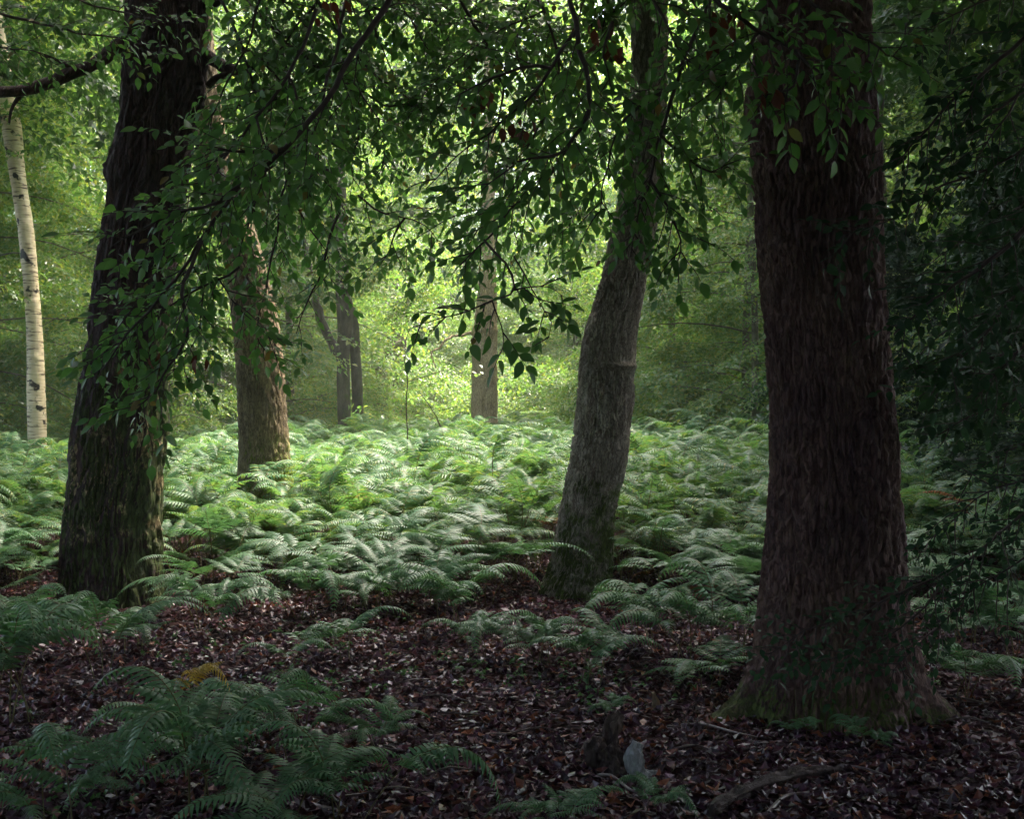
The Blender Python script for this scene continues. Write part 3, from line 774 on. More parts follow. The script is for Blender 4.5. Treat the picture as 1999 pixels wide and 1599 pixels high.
# ------------------------------------------------------------------ bracken
def frond_geo(seed, lod=0, L=.70, H=.60, pin=.42, tooth=.112):
    """bracken frond: bare stem, then an arching feather of narrow drooping leaflets with pairs of side feathers"""
    r = np.random.default_rng(seed)
    g = Geo()
    n1, n2 = 7, 16
    a1 = np.radians(np.linspace(86, 64, n1))
    a2 = np.radians(np.interp(np.linspace(0, 1, n2), [0, .18, .45, 1], [64, 42, 13, r.uniform(-72, -46)]))
    ang = np.concatenate([a1, a2])
    step = np.concatenate([np.full(n1, H / n1), np.full(n2, L / n2)])
    yaw = np.cumsum(r.normal(0, .012, n1 + n2)) + np.linspace(0, r.normal(0, .25), n1 + n2)
    dirs = np.stack([np.cos(ang) * np.cos(yaw), np.cos(ang) * np.sin(yaw), np.sin(ang)], -1)
    pts = np.concatenate([[[0, 0, 0]], np.cumsum(dirs * step[:, None], 0)])
    rad = np.concatenate([np.linspace(.0045, .0034, n1 + 1), np.linspace(.0032, .0009, n2)])
    tube(g, pts, rad, 3, 1)
    sp = .0245 if lod == 0 else .034
    VV, QQ, nn = [], [], 0
    def teeth(path, full, first):
        nonlocal nn
        seg = np.linalg.norm(np.diff(path, axis=0), axis=1); cum = np.concatenate([[0], np.cumsum(seg)]); tot = cum[-1]
        dirs_ = norm(np.gradient(path, axis=0))
        ss = np.arange(first, tot - .004, sp)
        if len(ss) < 2:
            return
        p = np.stack([np.interp(ss, cum, path[:, k]) for k in range(3)], -1)
        d = norm(np.stack([np.interp(ss, cum, dirs_[:, k]) for k in range(3)], -1))
        u = (ss - first) / (tot - first)
        ll = full * np.minimum(1.0, 1.02 * (1 - u) ** .75 + .05) * np.minimum(1, .7 + u * 3) * r.uniform(.9, 1.08, len(ss))
        side = norm(np.cross(np.array([0, 0, 1.0]), d)); up = np.cross(d, side)
        for sg in (1, -1):
            m = 3 if lod == 0 else 1
            fw = .30 + .25 * u[:, None]
            dr = r.uniform(.35, .75, (len(ss), 1))
            w = np.minimum(sp * .40, ll * .2)[:, None]
            rows = []
            for k in range(m + 1):
                v = k / m
                c = p + (side * sg * (1 - .10 * v) + d * fw * (.6 + .6 * v) + up * (.10 - dr * v)) * ll[:, None] * v
                ww = w * (1.0 - .25 * v - .62 * v ** 3)
                rows.append(c - d * ww); rows.append(c + d * ww)
            V = np.stack(rows, 1).reshape(-1, 3)
            K = 2 * (m + 1)
            b = np.arange(len(ss))[:, None] * K
            q = np.concatenate([np.stack([b + 2 * k, b + 2 * k + 1, b + 2 * k + 3, b + 2 * k + 2], -1).reshape(-1, 4) for k in range(m)])
            VV.append(V); QQ.append(q + nn); nn += len(V)
    bl = pts[n1:]
    bd = norm(np.gradient(bl, axis=0))
    teeth(bl[2:], tooth, .02)
    for t, ln in ((1, pin), (3, pin * .74), (5, pin * .48)):
        for sg in (1, -1):
            p0, d0 = bl[t] + bd[t] * r.normal(0, .012), bd[t]
            lat = norm(np.cross([0, 0, 1], d0))
            l2 = ln * r.uniform(.85, 1.1)
            fw = math.radians(r.uniform(24, 42))
            u = np.linspace(0, 1, 9)[:, None]
            dr = norm(lat * sg * math.cos(fw) + d0 * math.sin(fw))
            path = p0 + dr * l2 * u + d0 * l2 * .12 * u * u + np.array([0, 0, 1]) * (l2 * (.16 * u - r.uniform(.40, .75) * u * u))
            tube(g, path[::2], np.linspace(.0018, .0006, len(path[::2])), 3, 1)
            teeth(path, tooth * (.45 + .35 * ln / pin), .03)
    g.add(np.concatenate(VV), np.concatenate(QQ), None, 0)
    return g

FP = [dict(L=.70, H=.62, pin=.40), dict(L=.62, H=.55, pin=.44), dict(L=.78, H=.68, pin=.38), dict(L=.56, H=.50, pin=.36), dict(L=.82, H=.60, pin=.42), dict(L=.66, H=.74, pin=.40)]
FROND_G = [frond_geo(400 + k, 0, **FP[k]) for k in range(6)]
FROND = [g.mesh("frond", [M_FERN, M_STIPE], True) for g in FROND_G]
FROND_D = [g.mesh("shade_frond", [M_FERN_DARK, M_STIPE], True) for g in FROND_G]
FROND_Y = FROND_G[3].mesh("yellow_frond", [M_FERN_YELLOW, M_STIPE], False)
FROND_B = [FROND_G[k].mesh("brown_frond", [M_FERN_BROWN, M_STIPE], False) for k in (1, 3)]
LOW_G = [frond_geo(450 + k, 0, L=.66, H=.24, pin=.34) for k in range(4)]
FROND_L = [g.mesh("low_frond", [M_FERN_DARK, M_STIPE], True) for g in LOW_G]

def fern(x, y, label, group, n=4, s=1.0, pool=FROND, az=None, spread=6.283, tilt=.12, name="bracken_fern", vs=1.0):
    z = float(ground_z(x, y)) - .02
    root = thing(name, (x, y, z), label, "fern", group)
    a0 = random.uniform(0, 6.283) if az is None else az
    for k in range(n):
        me_ = random.choice(pool)
        if name == 'bracken_fern' and pool is not FROND_L and random.random() < .006:
            me_ = random.choice(FROND_B)
        o = link("frond", me_, root)
        o.location = (random.uniform(-.10, .10) * s, random.uniform(-.10, .10) * s, 0)
        a = a0 + (spread * (k + random.uniform(-.3, .3)) / n if spread > 6 else spread * ((k + .5) / n - .5) + random.uniform(-.15, .15))
        o.rotation_euler = (random.gauss(0, tilt), random.gauss(0, tilt), a)
        q = s * random.uniform(.78, 1.15)
        o.scale = (q, q, q * vs * random.uniform(.88, 1.1))
    return root

# hand-placed ferns of the foreground: pixel of the base on the ground, fronds, size, label
near = [
    (400, 1600, 5, .62, 'L', None, "dark bracken arching along the bottom edge, left of centre, its fronds widest"),
    (560, 1640, 4, .55, 'L', None, "dark bracken cut by the bottom edge between the widest fern and bare litter"),
    (215, 1560, 3, .45, 'L', None, "small dim bracken near the bottom left corner over purple litter"),
    (330, 1480, 4, .50, 'L', None, "low bracken beneath the single yellow frond"),
    (560, 1500, 3, .48, 'L', None, "low bracken right of the yellow frond beside a hollow"),
    (30, 1420, 4, .78, 'D', .3, "big blue-green bracken at the left edge with fronds reaching over litter"),
    (200, 1330, 2, .62, 'D', .1, "bracken with one broad frond hanging point-down, below the dark left trunk"),
    (60, 1290, 3, .62, 'D', None, "bracken at the left edge level with the foot of the dark trunk"),
    (250, 1275, 3, .50, 'D', .2, "spreading blue-green bracken at the foot of the dark left trunk"),
    (400, 1240, 3, .52, 'D', None, "bracken right of the dark left trunk's foot, reaching towards the litter"),
    (90, 1240, 3, .42, 'D', None, "bracken tucked left of the dark left trunk's foot"),
    (120, 1640, 3, .50, 'L', None, "dark bracken in the bottom left corner"),
    (470, 1470, 3, .44, 'L', None, "low bracken between the yellow frond and the curved rotten log"),
    (690, 1640, 3, .50, 'L', None, "bracken at the bottom edge nearest the bare litter"),
    (730, 1490, 3, .38, 'L', None, "small yellow-green bracken alone on the litter right of the low ferns"),
    (1085, 1635, 3, .28, 'L', None, "small bracken at the bottom edge in front of the grey broken root"),
    (1275, 1600, 2, .22, 'L', None, "tiny dark bracken overlapping the grey broken root"),
    (560, 1310, 2, .44, 'L', None, "flat bracken lying low on the litter below the fern bed"),
    (670, 1290, 2, .50, 'L', .4, "bracken with one frond rising beside the open litter"),
    (880, 1235, 4, .66, 'D', None, "arching bracken on the far side of the open litter, left of the leaning trunk"),
    (1060, 1300, 4, .50, 'D', None, "broad bracken mound in front of the leaning trunk's foot"),
    (930, 1290, 3, .50, 'L', None, "low green bracken hanging over the litter left of the broad mound"),
    (1150, 1335, 3, .58, 'L', None, "bracken with fronds flat over the litter below the broad mound"),
    (1265, 1265, 4, .70, 'D', None, "bracken just right of the leaning trunk's foot"),
    (1350, 1290, 4, .66, 'D', None, "bracken midway between the leaning trunk and the big right trunk"),
    (1440, 1290, 4, .66, 'D', None, "bracken against the left side of the big right trunk"),
    (1390, 1350, 3, .5, 'L', None, "low shaded bracken before the left root of the big right trunk"),
    (1880, 1370, 4, .55, 'L', None, "low green bracken right of the big right trunk's root"),
    (1965, 1300, 4, .66, 'D', None, "blue-green bracken at the right edge above the wet litter"),
    (1890, 1265, 4, .60, 'D', None, "bracken behind the drooping dark bough, right of the big trunk"),
    (1690, 1462, 2, .26, 'L', None, "small drooping bracken frond against the big right trunk's foot"),
    (1560, 1448, 2, .20, 'L', None, "tiniest bracken sprig at the big right trunk's foot"),
    (1200, 1412, 2, .20, 'L', None, "small bracken sprig growing behind the dark stump"),
    (740, 1210, 4, .62, 'D', None, "bracken at the top of the open litter, below the thin sapling"),
    (590, 1215, 4, .70, 'D', None, "large bracken at the near edge of the fern bed, left of the open litter"),
]
POOLS = {'L': FROND_L, 'D': FROND_D, 'N': FROND}
placed = []
for px, py, n, s, pool, az, lab in near:
    q = gp(px, py)
    placed.append(q)
    fern(q[0], q[1], lab, None, n + 1, s * 1.42, POOLS['L'], az, tilt=.16, vs=random.uniform(.8, 1.35))
# the yellow frond
q = gp(372, 1535)
r = thing("yellow_fern", (q[0], q[1], q[2] - .02), "single yellowing bracken frond among dark low ferns", "fern")
o = link("frond", FROND_Y, r); o.rotation_euler = (.1, 0, -.9); o.scale = (.46, .46, .82)

# the bed of ferns: nearest plants one by one, the far ones as one mass
def clear_of_trunks(x, y):
    for tx, ty, rr in ((1.62, 6.15, .62), (-3.05, 9.5, .62), (-2.95, 8.8, .62), (.5, 9.75, .62), (.45, 9.1, .62), (.42, 8.5, .5), (-2.35, 12.2, .3), (-.55, 24, .4), (-7.3, 19, .3)):
        if (x - tx) ** 2 + (y - ty) ** 2 < rr * rr:
            return False
    return True

def wanted(x, y):
    """how dense the bracken stands at a spot (0..1)"""
    px = x / y * F + PW / 2
    if y < 7.4:
        return 0
    edge = 8.3
    if 430 < px < 1020:
        edge = 8.7
    if px < 430:
        edge = 8.5
    if px > 1760:
        edge = 8.0
    if 1020 <= px < 1500:
        edge = 9.3 if px < 1260 else 8.8
    return float(np.clip((y - edge) / .6 + .4, 0, 1))

cand = []
r0 = np.random.default_rng(5)
rows_y = np.concatenate([np.arange(7.4, 13, .42), np.arange(13, 27.5, .50)])
for yy in rows_y:
    cell = .42 if yy < 13 else .52
    for xx in np.arange(-.46 * yy - 2.2, .46 * yy + 2.2, cell):
        x, y = xx + r0.uniform(-.24, .24), yy + r0.uniform(-.24, .24)
        if clear_of_trunks(x, y) and r0.random() < wanted(x, y) * (.98 if y > 11 else .88):
            if min((x - p[0]) ** 2 + (y - p[1]) ** 2 for p in placed) > .06:
                cand.append((x, y))
cand.sort(key=lambda p: p[1] + .25 * abs(p[0]) + (50 if abs(p[0]) > .43 * p[1] + .3 else 0))
N_ONE = 262
FGAPS = [(-9e9, 120, "left of the dark left trunk"), (120, 330, "behind the dark left trunk"), (330, 465, "between the dark left trunk and the mossy trunk"), (465, 700, "right of the mossy trunk"),
         (700, 880, "below the thin sapling"), (880, 1090, "just left of the leaning trunk"), (1090, 1230, "behind the leaning trunk's foot"), (1230, 1490, "between the leaning trunk and the big right trunk"), (1490, 1760, "behind the big right trunk"), (1760, 9e9, "right of the big right trunk")]
for x, y in cand[:N_ONE]:
    px = x / y * F + PW / 2
    gap = [g_ for a_, b_, g_ in FGAPS if a_ <= px < b_][0]
    row = "in the front row" if y < 9.9 else ("in the second rank" if y < 11.2 else ("in the middle" if y < 12.8 else "deep in the bed"))
    lab = "bracken %s, %s" % (row, gap)
    grp = "bracken %s, %s" % (row, gap)
    near_edge = y < 10.2
    fern(x, y, lab, grp, 4 if y > 13 else 5, (.90 if near_edge else 1.0) * random.uniform(.85, 1.12), FROND_D if y < 9.8 else FROND, tilt=.20, vs=float(np.interp(y, [8, 9.2, 11.5], [.55, .68, 1.0])) * random.uniform(.82, 1.15))
# brown dead fronds under the near edge
for k, (px, py) in enumerate([(930, 1080), (700, 1110), (1300, 1150), (1090, 1090), (560, 1120), (440, 1190), (1390, 1170)]):
    q = gp(px, py)
    r = thing("dead_fern", (q[0], q[1], q[2] - .02), "rust-brown dead bracken frond under the near edge of the fern bed", "fern", "dead brown fronds")
    o = link("frond", FROND_B[k % 2], r); o.rotation_euler = (random.gauss(0, .2), random.uniform(.1, .5), random.uniform(0, 6)); o.scale = (.42, .42, .32)

proto = {}
for ob in COL.objects:
    if ob.data is not None and ob.data in FROND and ob.data.name not in proto:
        proto[ob.data.name] = ob
proto = [proto[m.name] for m in FROND if m.name in proto][:5]
pts, rots, scs, ids = [], [], [], []
for x, y in cand[N_ONE:]:
    z = float(ground_z(x, y)) - .02
    for k in range(5):
        pts.append((x + r0.normal(0, .12), y + r0.normal(0, .12), z))
        rots.append((r0.normal(0, .15), r0.normal(0, .15), r0.uniform(0, 6.283)))
        q = r0.uniform(.75, 1.2)
        scs.append((q, q, q * r0.uniform(.82, 1.15)))
        ids.append(int(r0.integers(0, len(proto))))
me = bpy.data.meshes.new("far_bracken")
me.from_pydata(pts, [], [])
for nm, typ, dat, key in (("rot", 'FLOAT_VECTOR', rots, "vector"), ("scl", 'FLOAT_VECTOR', scs, "vector"), ("kind_id", 'INT', ids, "value")):
    at_ = me.attributes.new(nm, typ, 'POINT')
    at_.data.foreach_set(key, np.array(dat, np.int32 if typ == 'INT' else np.float32).ravel())
ng = bpy.data.node_groups.new("scatter_fronds", 'GeometryNodeTree')
ng.interface.new_socket("Geometry", in_out='INPUT', socket_type='NodeSocketGeometry')
ng.interface.new_socket("Geometry", in_out='OUTPUT', socket_type='NodeSocketGeometry')
gi, go = ng.nodes.new("NodeGroupInput"), ng.nodes.new("NodeGroupOutput")
jn = ng.nodes.new("GeometryNodeJoinGeometry")
def attr(nm, typ):
    a_ = ng.nodes.new("GeometryNodeInputNamedAttribute"); a_.data_type = typ; a_.inputs[0].default_value = nm
    return a_
ar, asc, ai = attr("rot", 'FLOAT_VECTOR'), attr("scl", 'FLOAT_VECTOR'), attr("kind_id", 'INT')
for k, ob in enumerate(proto):
    ip = ng.nodes.new("GeometryNodeInstanceOnPoints")
    oi = ng.nodes.new("GeometryNodeObjectInfo"); oi.transform_space = 'ORIGINAL'; oi.inputs["Object"].default_value = ob; oi.inputs["As Instance"].default_value = False
    cmp_ = ng.nodes.new("FunctionNodeCompare"); cmp_.data_type = 'INT'; cmp_.operation = 'EQUAL'; cmp_.inputs[3].default_value = k
    er = ng.nodes.new("FunctionNodeEulerToRotation")
    ng.links.new(ai.outputs[0], cmp_.inputs[2])
    ng.links.new(gi.outputs[0], ip.inputs["Points"]); ng.links.new(cmp_.outputs[0], ip.inputs["Selection"])
    ng.links.new(oi.outputs["Geometry"], ip.inputs["Instance"])
    ng.links.new(ar.outputs[0], er.inputs[0]); ng.links.new(er.outputs[0], ip.inputs["Rotation"]); ng.links.new(asc.outputs[0], ip.inputs["Scale"])
    ng.links.new(ip.outputs[0], jn.inputs[0])
ng.links.new(jn.outputs[0], go.inputs[0])
fb = link("far_bracken", me, kind="stuff", label="far pale mass of bracken at the back of the clearing")
fb.modifiers.new("scatter_fronds", 'NODES').node_group = ng

# ------------------------------------------------------------------ leaf litter
def dead_leaf_template(seed, ln=.053):
    r = np.random.default_rng(seed)
    n = 2
    u = np.linspace(0, 1, n + 1)
    w = .30 * np.sin(np.pi * u ** .85) * ln * r.uniform(.8, 1.25)
    cx, cy = r.uniform(-.9, 1.2), r.uniform(-.2, 1.5)
    zc = cx * (u - .5) ** 2 * ln
    mid = np.stack([u * ln, 0 * u, zc], -1)
    lf = mid + np.stack([0 * u, w, w * cy * r.uniform(.3, 1)], -1)
    rt = mid + np.stack([0 * u, -w, w * cy * r.uniform(.1, .9)], -1)
    V = np.concatenate([mid, lf, rt]); V[:, 0] -= ln / 2
    Q = []
    for k in range(n):
        Q += [[k, k + 1, n + 1 + k + 1, n + 1 + k], [k + 1, k, 2 * (n + 1) + k, 2 * (n + 1) + k + 1]]
    return V, np.array(Q)

DL = [dead_leaf_template(600 + k) for k in range(6)]
DLM = [mesh_np("fallen_leaf", V, Q, None, [M_LITTER], False) for V, Q in DL]
def leaf_frame(r):
    a = r.uniform(0, 6.283)
    tilt = r.normal(0, .24, 2)
    M = Matrix.Rotation(a, 3, 'Z') @ Matrix.Rotation(tilt[0], 3, 'X') @ Matrix.Rotation(tilt[1], 3, 'Y')
    return M
r = np.random.default_rng(9)
lit = []
n = 62000
yy = 4.0 + 8.6 * r.random(n) ** 1.25
xx = r.uniform(-1, 1, n) * (.47 * yy + 1.3)
for x, y in zip(xx, yy):
    lit.append((x, y))
lit.sort(key=lambda p: p[1] + .15 * abs(p[0]))
zz = ground_z(np.array([p[0] for p in lit]), np.array([p[1] for p in lit]))
lg = Geo()
for k, (x, y) in enumerate(lit):
    M = leaf_frame(r); s = r.uniform(.6, 1.6); z = zz[k] + r.uniform(.002, .028); w = r.integers(0, 6)
    if 4.55 < y and abs(x) < .415 * y and len([1]) and k % 3 == 0 and k < 4200 and lg.n >= 0 and (k // 3) < 1400 and getattr(link, "fallen", 0) < 300:
        link.fallen = getattr(link, "fallen", 0) + 1
        o = link("fallen_leaf", DLM[w], ground)
        o.matrix_local = Matrix.Translation((x, y, z)) @ M.to_4x4() @ Matrix.Scale(s, 4)
    else:
        V, Q = DL[w]
        lg.add((V * s) @ np.array(M).T + [x, y, z], Q)
link("leaf_litter", lg.mesh("leaf_litter", [M_LITTER], False), kind="stuff", label="wet purple-brown carpet of fallen leaves on the woodland floor")

# low seedlings in the litter
g = Geo()
r = np.random.default_rng(21)
for (px, py, n, sp) in [(880, 1300, 26, 150), (1080, 1320, 22, 90), (650, 1260, 26, 120), (300, 1420, 24, 120), (120, 1580, 22, 110), (760, 1340, 14, 120), (560, 1360, 16, 120), (1340, 1330, 14, 80), (1130, 1370, 10, 60), (430, 1300, 18, 90), (1800, 1330, 12, 80), (760, 1180, 24, 120), (1320, 1190, 20, 120), (250, 1500, 16, 100)]:
    for _ in range(n):
        q = gp(px + r.normal(0, sp), py + r.normal(0, 22))
        for k in range(r.integers(3, 6)):
            M = Matrix.Rotation(r.uniform(0, 6.283), 3, 'Z') @ Matrix.Rotation(r.normal(0, .35), 3, 'X') @ Matrix.Rotation(r.normal(0, .35), 3, 'Y')
            V, Q = DL[r.integers(0, 6)]
            V = V + [.03, 0, 0]
            g.add((V * r.uniform(.5, .9)) @ np.array(M).T + q + [0, 0, r.uniform(.03, .07)], Q)
link("seedlings", g.mesh("seedlings", [M_SEEDLING], False), kind="stuff", label="scattered low green seedlings among the fallen leaves")

# ------------------------------------------------------------------ overhanging boughs
def beech_leaf_mesh(seed, n=6):
    r = np.random.default_rng(seed)
    u = np.linspace(0, 1, n + 1)
    w = .27 * np.sin(np.pi * u ** .74)
    w[0] = 0; w[-1] = 0
    w = w * r.uniform(.9, 1.12)
    ser = 1 + .05 * (np.arange(n + 1) % 2)
    bend = r.uniform(.10, .34); fold = r.uniform(.05, .30); tw = r.uniform(-.2, .2)
    mid = np.stack([u, .05 * np.sin(u * 3) * r.uniform(-1, 1), -bend * u * u], -1)
    lf = mid + np.stack([.03 * ser, w * ser, w * (fold + tw * u)], -1)
    rt = mid + np.stack([.03 * ser, -w * ser, w * (fold - tw * u)], -1)
    V = np.concatenate([mid, lf[1:-1], rt[1:-1]])
    L = lambda k: n + 1 + k - 1
    R = lambda k: n + 1 + (n - 1) + k - 1
    Q, T = [], []
    T += [[0, 1, L(1)], [1, 0, R(1)], [n - 1, n, L(n - 1)], [n, n - 1, R(n - 1)]]
    for k in range(1, n - 1):
        Q += [[k, k + 1, L(k + 1), L(k)], [k + 1, k, R(k), R(k + 1)]]
    return V, np.array(Q), np.array(T)

BL = [beech_leaf_mesh(700 + k) for k in range(7)]
BLL = [beech_leaf_mesh(700 + k, 3) for k in range(7)]
BLM = [mesh_np("leaf", V, Q, T, [M_BEECH], True) for V, Q, T in BL]
BLK = [mesh_np("leaf", V, Q, T, [M_SHADE_LEAF], True) for V, Q, T in BL]
BLD = [mesh_np("dead_leaf", V, Q, T, [M_DEAD], True) for V, Q, T in BL[:3]]

def bough(name, label, limbs, leaf=.088, twig_step=.075, twig_len=.34, gap=.034, r0=.014, droop=.42, seed=0, start=.12, group=None, dead=(), jitter=1.0, fan=1.0, lmat=None, dz=0.0):
    """limbs: polylines of (px, py, d); twigs and beech leaves grow along them"""
    r = np.random.default_rng(seed)
    if seed != 40:
        leaf, gap, twig_step = leaf * .74, gap * .74, twig_step * .66
    limbs = [[(a_, b_, d_ + dz) for a_, b_, d_ in lm] for lm in limbs]
    ctr = P(*limbs[0][0])
    root = thing(name, ctr, label, "bough", group)
    tw = Geo()
    LV = []                                                           # (pos, axis, normal, size)
    for li, lm in enumerate(limbs):
        pts = np.array([P(*q) for q in lm])
        ln = np.sum(np.linalg.norm(np.diff(pts, axis=0), axis=1))
        n = max(8, int(ln / .05))
        c = resample(pts, n)
        c = c + (np.stack([fbm(c * 6 + k * 7.7, 2, seed + k) for k in range(3)], -1) - .5) * .05 * jitter
        rr = (r0 if li == 0 else r0 * .65) * np.linspace(1, .22, n)
        tube(tw, c - ctr, rr, 6)
        tan = norm(np.gradient(c, axis=0))
        m = max(3, int(ln * (1 - start) / twig_step))
        for k in range(m):
            f = start + (1 - start) * (k + r.random() * .8) / m
            i = min(int(f * (n - 1)), n - 1)
            p0, t0 = c[i], tan[i]
            sg = 1 if k % 2 else -1
            lat = norm(np.cross(t0, [0, 1, .25]) + r.normal(0, .35, 3) * [1, 1.2, 1])
            d0 = norm(t0 * .75 + lat * sg * .75 * fan + np.array([0, r.normal(0, .35), -.15]) )
            L = twig_len * r.uniform(.45, 1.25) * (1 - .35 * f)
            q = max(3, int(L / gap))
            tp = [p0]
            d = d0.copy()
            for s in range(q):
                d = norm(d + np.array([0, 0, -droop * .075]) + r.normal(0, .07, 3))
                tp.append(tp[-1] + d * L / q)
            tp = np.array(tp)
            tube(tw, tp - ctr, np.linspace(.0032, .0011, len(tp)), 4)
            for s in range(1, q + 1):
                dd = norm(tp[s] - tp[s - 1])
                sd = norm(np.cross(dd, norm(np.array([r.normal(0, .5), -.5, .9]))))
                g2 = 1 if s % 2 else -1
                if s == q:
                    ax = dd
                else:
                    ax = norm(dd * .55 + sd * g2 * .8 + np.array([0, 0, -.12 - .35 * r.random()]) * droop * 1.4 + r.normal(0, .16, 3))
                nr = norm(np.array([r.normal(0, .5), -.45 + r.normal(0, .55), .8]))
                LV.append((tp[s] + ax * .006, ax, nr, leaf * r.uniform(.5, 1.25)))
    for (px, py, dd, cnt, spread) in dead:                            # hanging clusters of withered leaves
        for _ in range(cnt):
            p = P(px + r.normal(0, spread), py + r.normal(0, spread), dd + r.normal(0, .1))
            LV.append((p, norm([r.normal(0, .3), r.normal(0, .3), -1]), norm(r.normal(0, 1, 3)), -leaf * r.uniform(.7, 1.1)))
    wood = add_part(root, "branch", tw, [M_TWIG])
    def frame(ax, nr):
        sd = norm(np.cross(nr, ax)); nn = np.cross(ax, sd)
        return np.stack([ax, sd, nn], 1)
    order = sorted(range(len(LV)), key=lambda k: LV[k][0][1] - 3 * (LV[k][3]))
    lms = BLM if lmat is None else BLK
    rest = Geo(); rest_n = 0
    cnt = 0
    for k in order:
        p, ax, nr, s = LV[k]
        inside = abs(p[0] / p[1]) < .43 and abs((p[2] - 1.5) / p[1]) < .345
        M = frame(ax, nr); w = r.integers(0, 7)
        if inside and cnt < 300:
            cnt += 1
            o = link("leaf" if s > 0 else "dead_leaf", lms[w] if s > 0 else BLD[w % 3], root)
            X4 = np.eye(4); X4[:3, :3] = M * abs(s); X4[:3, 3] = p - ctr
            o.matrix_local = Matrix(X4.tolist())
        else:
            V, Q, T = BLL[w]
            rest.add((V * abs(s)) @ M.T + p - ctr, Q, T, 0 if s > 0 else 1); rest_n += 1
    if rest_n:
        add_part(root, "leaves", rest, [lmat or M_BEECH, M_DEAD], True, kind="stuff")
    print("bough", name, seed, len(LV), cnt)
    return root

B = bough
B("beech_bough", "long beech bough slanting down in front of the dark left trunk", [
    [(800, -90, 5.6), (720, 60, 5.5), (640, 190, 5.45), (560, 290, 5.4), (470, 360, 5.4), (400, 450, 5.4), (330, 560, 5.4), (250, 650, 5.4), (200, 720, 5.4)],
    [(560, 290, 5.4), (500, 300, 5.3), (430, 290, 5.3), (370, 290, 5.3)],
    [(470, 360, 5.4), (420, 400, 5.3), (330, 420, 5.3), (260, 450, 5.3), (215, 480, 5.3)],
    [(400, 450, 5.4), (360, 560, 5.3), (370, 640, 5.3), (340, 700, 5.3), (300, 760, 5.3), (250, 800, 5.3)],
    ], seed=31, r0=.016, twig_step=.075, leaf=.085, start=.18, dead=[(310, 690, 5.3, 4, 8), (400, 700, 5.3, 3, 8)])
B("beech_bough", "leafy beech bough hanging over the gap between left and mossy trunks", [
    [(690, -60, 5.9), (650, 120, 5.8), (610, 260, 5.8), (560, 350, 5.8), (540, 450, 5.8), (520, 560, 5.8), (500, 640, 5.8), (520, 690, 5.8)],
    [(610, 260, 5.8), (520, 330, 5.7), (450, 400, 5.7), (420, 500, 5.7), (400, 580, 5.7), (420, 660, 5.7)],
    [(560, 350, 5.8), (600, 440, 5.9), (640, 500, 5.9), (650, 560, 5.9)],
    [(420, 500, 5.7), (350, 540, 5.7), (290, 600, 5.7), (220, 620, 5.7)],
    ], seed=32, dz=1.6, r0=.012, twig_step=.085, start=.2)
B("beech_bough", "beech bough crossing the sunlit gap left of centre with pale sky behind", [
    [(420, -60, 6.4), (520, 40, 6.3), (600, 120, 6.2), (690, 170, 6.2), (750, 205, 6.2), (800, 205, 6.2), (850, 230, 6.2), (890, 270, 6.2)],
    [(600, 120, 6.2), (560, 180, 6.2), (480, 220, 6.2), (410, 260, 6.2)],
    [(690, 170, 6.2), (700, 250, 6.2), (690, 330, 6.2), (720, 400, 6.2)],
    [(430, -80, 6.3), (560, 0, 6.2), (700, 20, 6.2), (800, 10, 6.1), (870, 60, 6.1)],
    ], seed=33, dz=2.2, r0=.014, twig_step=.10, start=.1)
B("beech_bough", "dark curving beech bough sweeping down through the upper centre", [
    [(1100, -80, 5.3), (1125, 60, 5.2), (1150, 160, 5.2), (1145, 220, 5.2), (1100, 300, 5.2), (1065, 350, 5.2), (1010, 400, 5.2), (950, 470, 5.2), (900, 520, 5.2)],
    [(1125, 60, 5.2), (1080, 130, 5.2), (1030, 190, 5.2), (970, 250, 5.2), (900, 300, 5.2), (830, 370, 5.2)],
    [(1080, 130, 5.2), (1000, 140, 5.1), (930, 170, 5.1), (880, 200, 5.1)],
    [(1100, 300, 5.2), (1060, 310, 5.1), (1000, 320, 5.1), (930, 380, 5.1)],
    ], seed=34, r0=.013, twig_step=.075, leaf=.088, start=.15, dead=[(1010, 250, 5.2, 14, 14), (930, 190, 5.2, 8, 12)])
B("beech_bough", "lowest beech spray of large clear leaves hanging before the straight fawn trunk", [
    [(940, 470, 5.0), (985, 520, 4.95), (1000, 570, 4.95), (960, 590, 4.9), (900, 610, 4.9), (850, 620, 4.9), (790, 640, 4.9)],
    [(1000, 500, 5.0), (1030, 560, 4.95), (1060, 600, 4.95), (1085, 640, 4.95), (1060, 680, 4.95)],
    [(960, 590, 4.9), (975, 640, 4.9), (985, 690, 4.9)],
    [(1000, 570, 4.95), (1060, 560, 4.95), (1110, 590, 4.95)],
    ], seed=35, r0=.006, twig_step=.10, twig_len=.22, leaf=.092, start=.2)
B("beech_bough", "beech bough draped over the upper part of the leaning trunk", [
    [(1420, -80, 5.7), (1360, 60, 5.6), (1320, 160, 5.6), (1290, 260, 5.6), (1270, 350, 5.6), (1245, 430, 5.6), (1230, 500, 5.6)],
    [(1320, 160, 5.6), (1250, 210, 5.5), (1200, 270, 5.5), (1180, 360, 5.5), (1160, 430, 5.5)],
    [(1290, 260, 5.6), (1350, 320, 5.6), (1400, 330, 5.6), (1440, 310, 5.6)],
    [(1270, 350, 5.6), (1310, 420, 5.6), (1330, 480, 5.6), (1320, 530, 5.6)],
    [(1200, 40, 5.5), (1180, 120, 5.5), (1200, 200, 5.5)],
    ], seed=36, r0=.012, twig_step=.065, start=.05, dead=[(1170, 60, 5.5, 12, 16), (1200, 100, 5.5, 5, 10)])
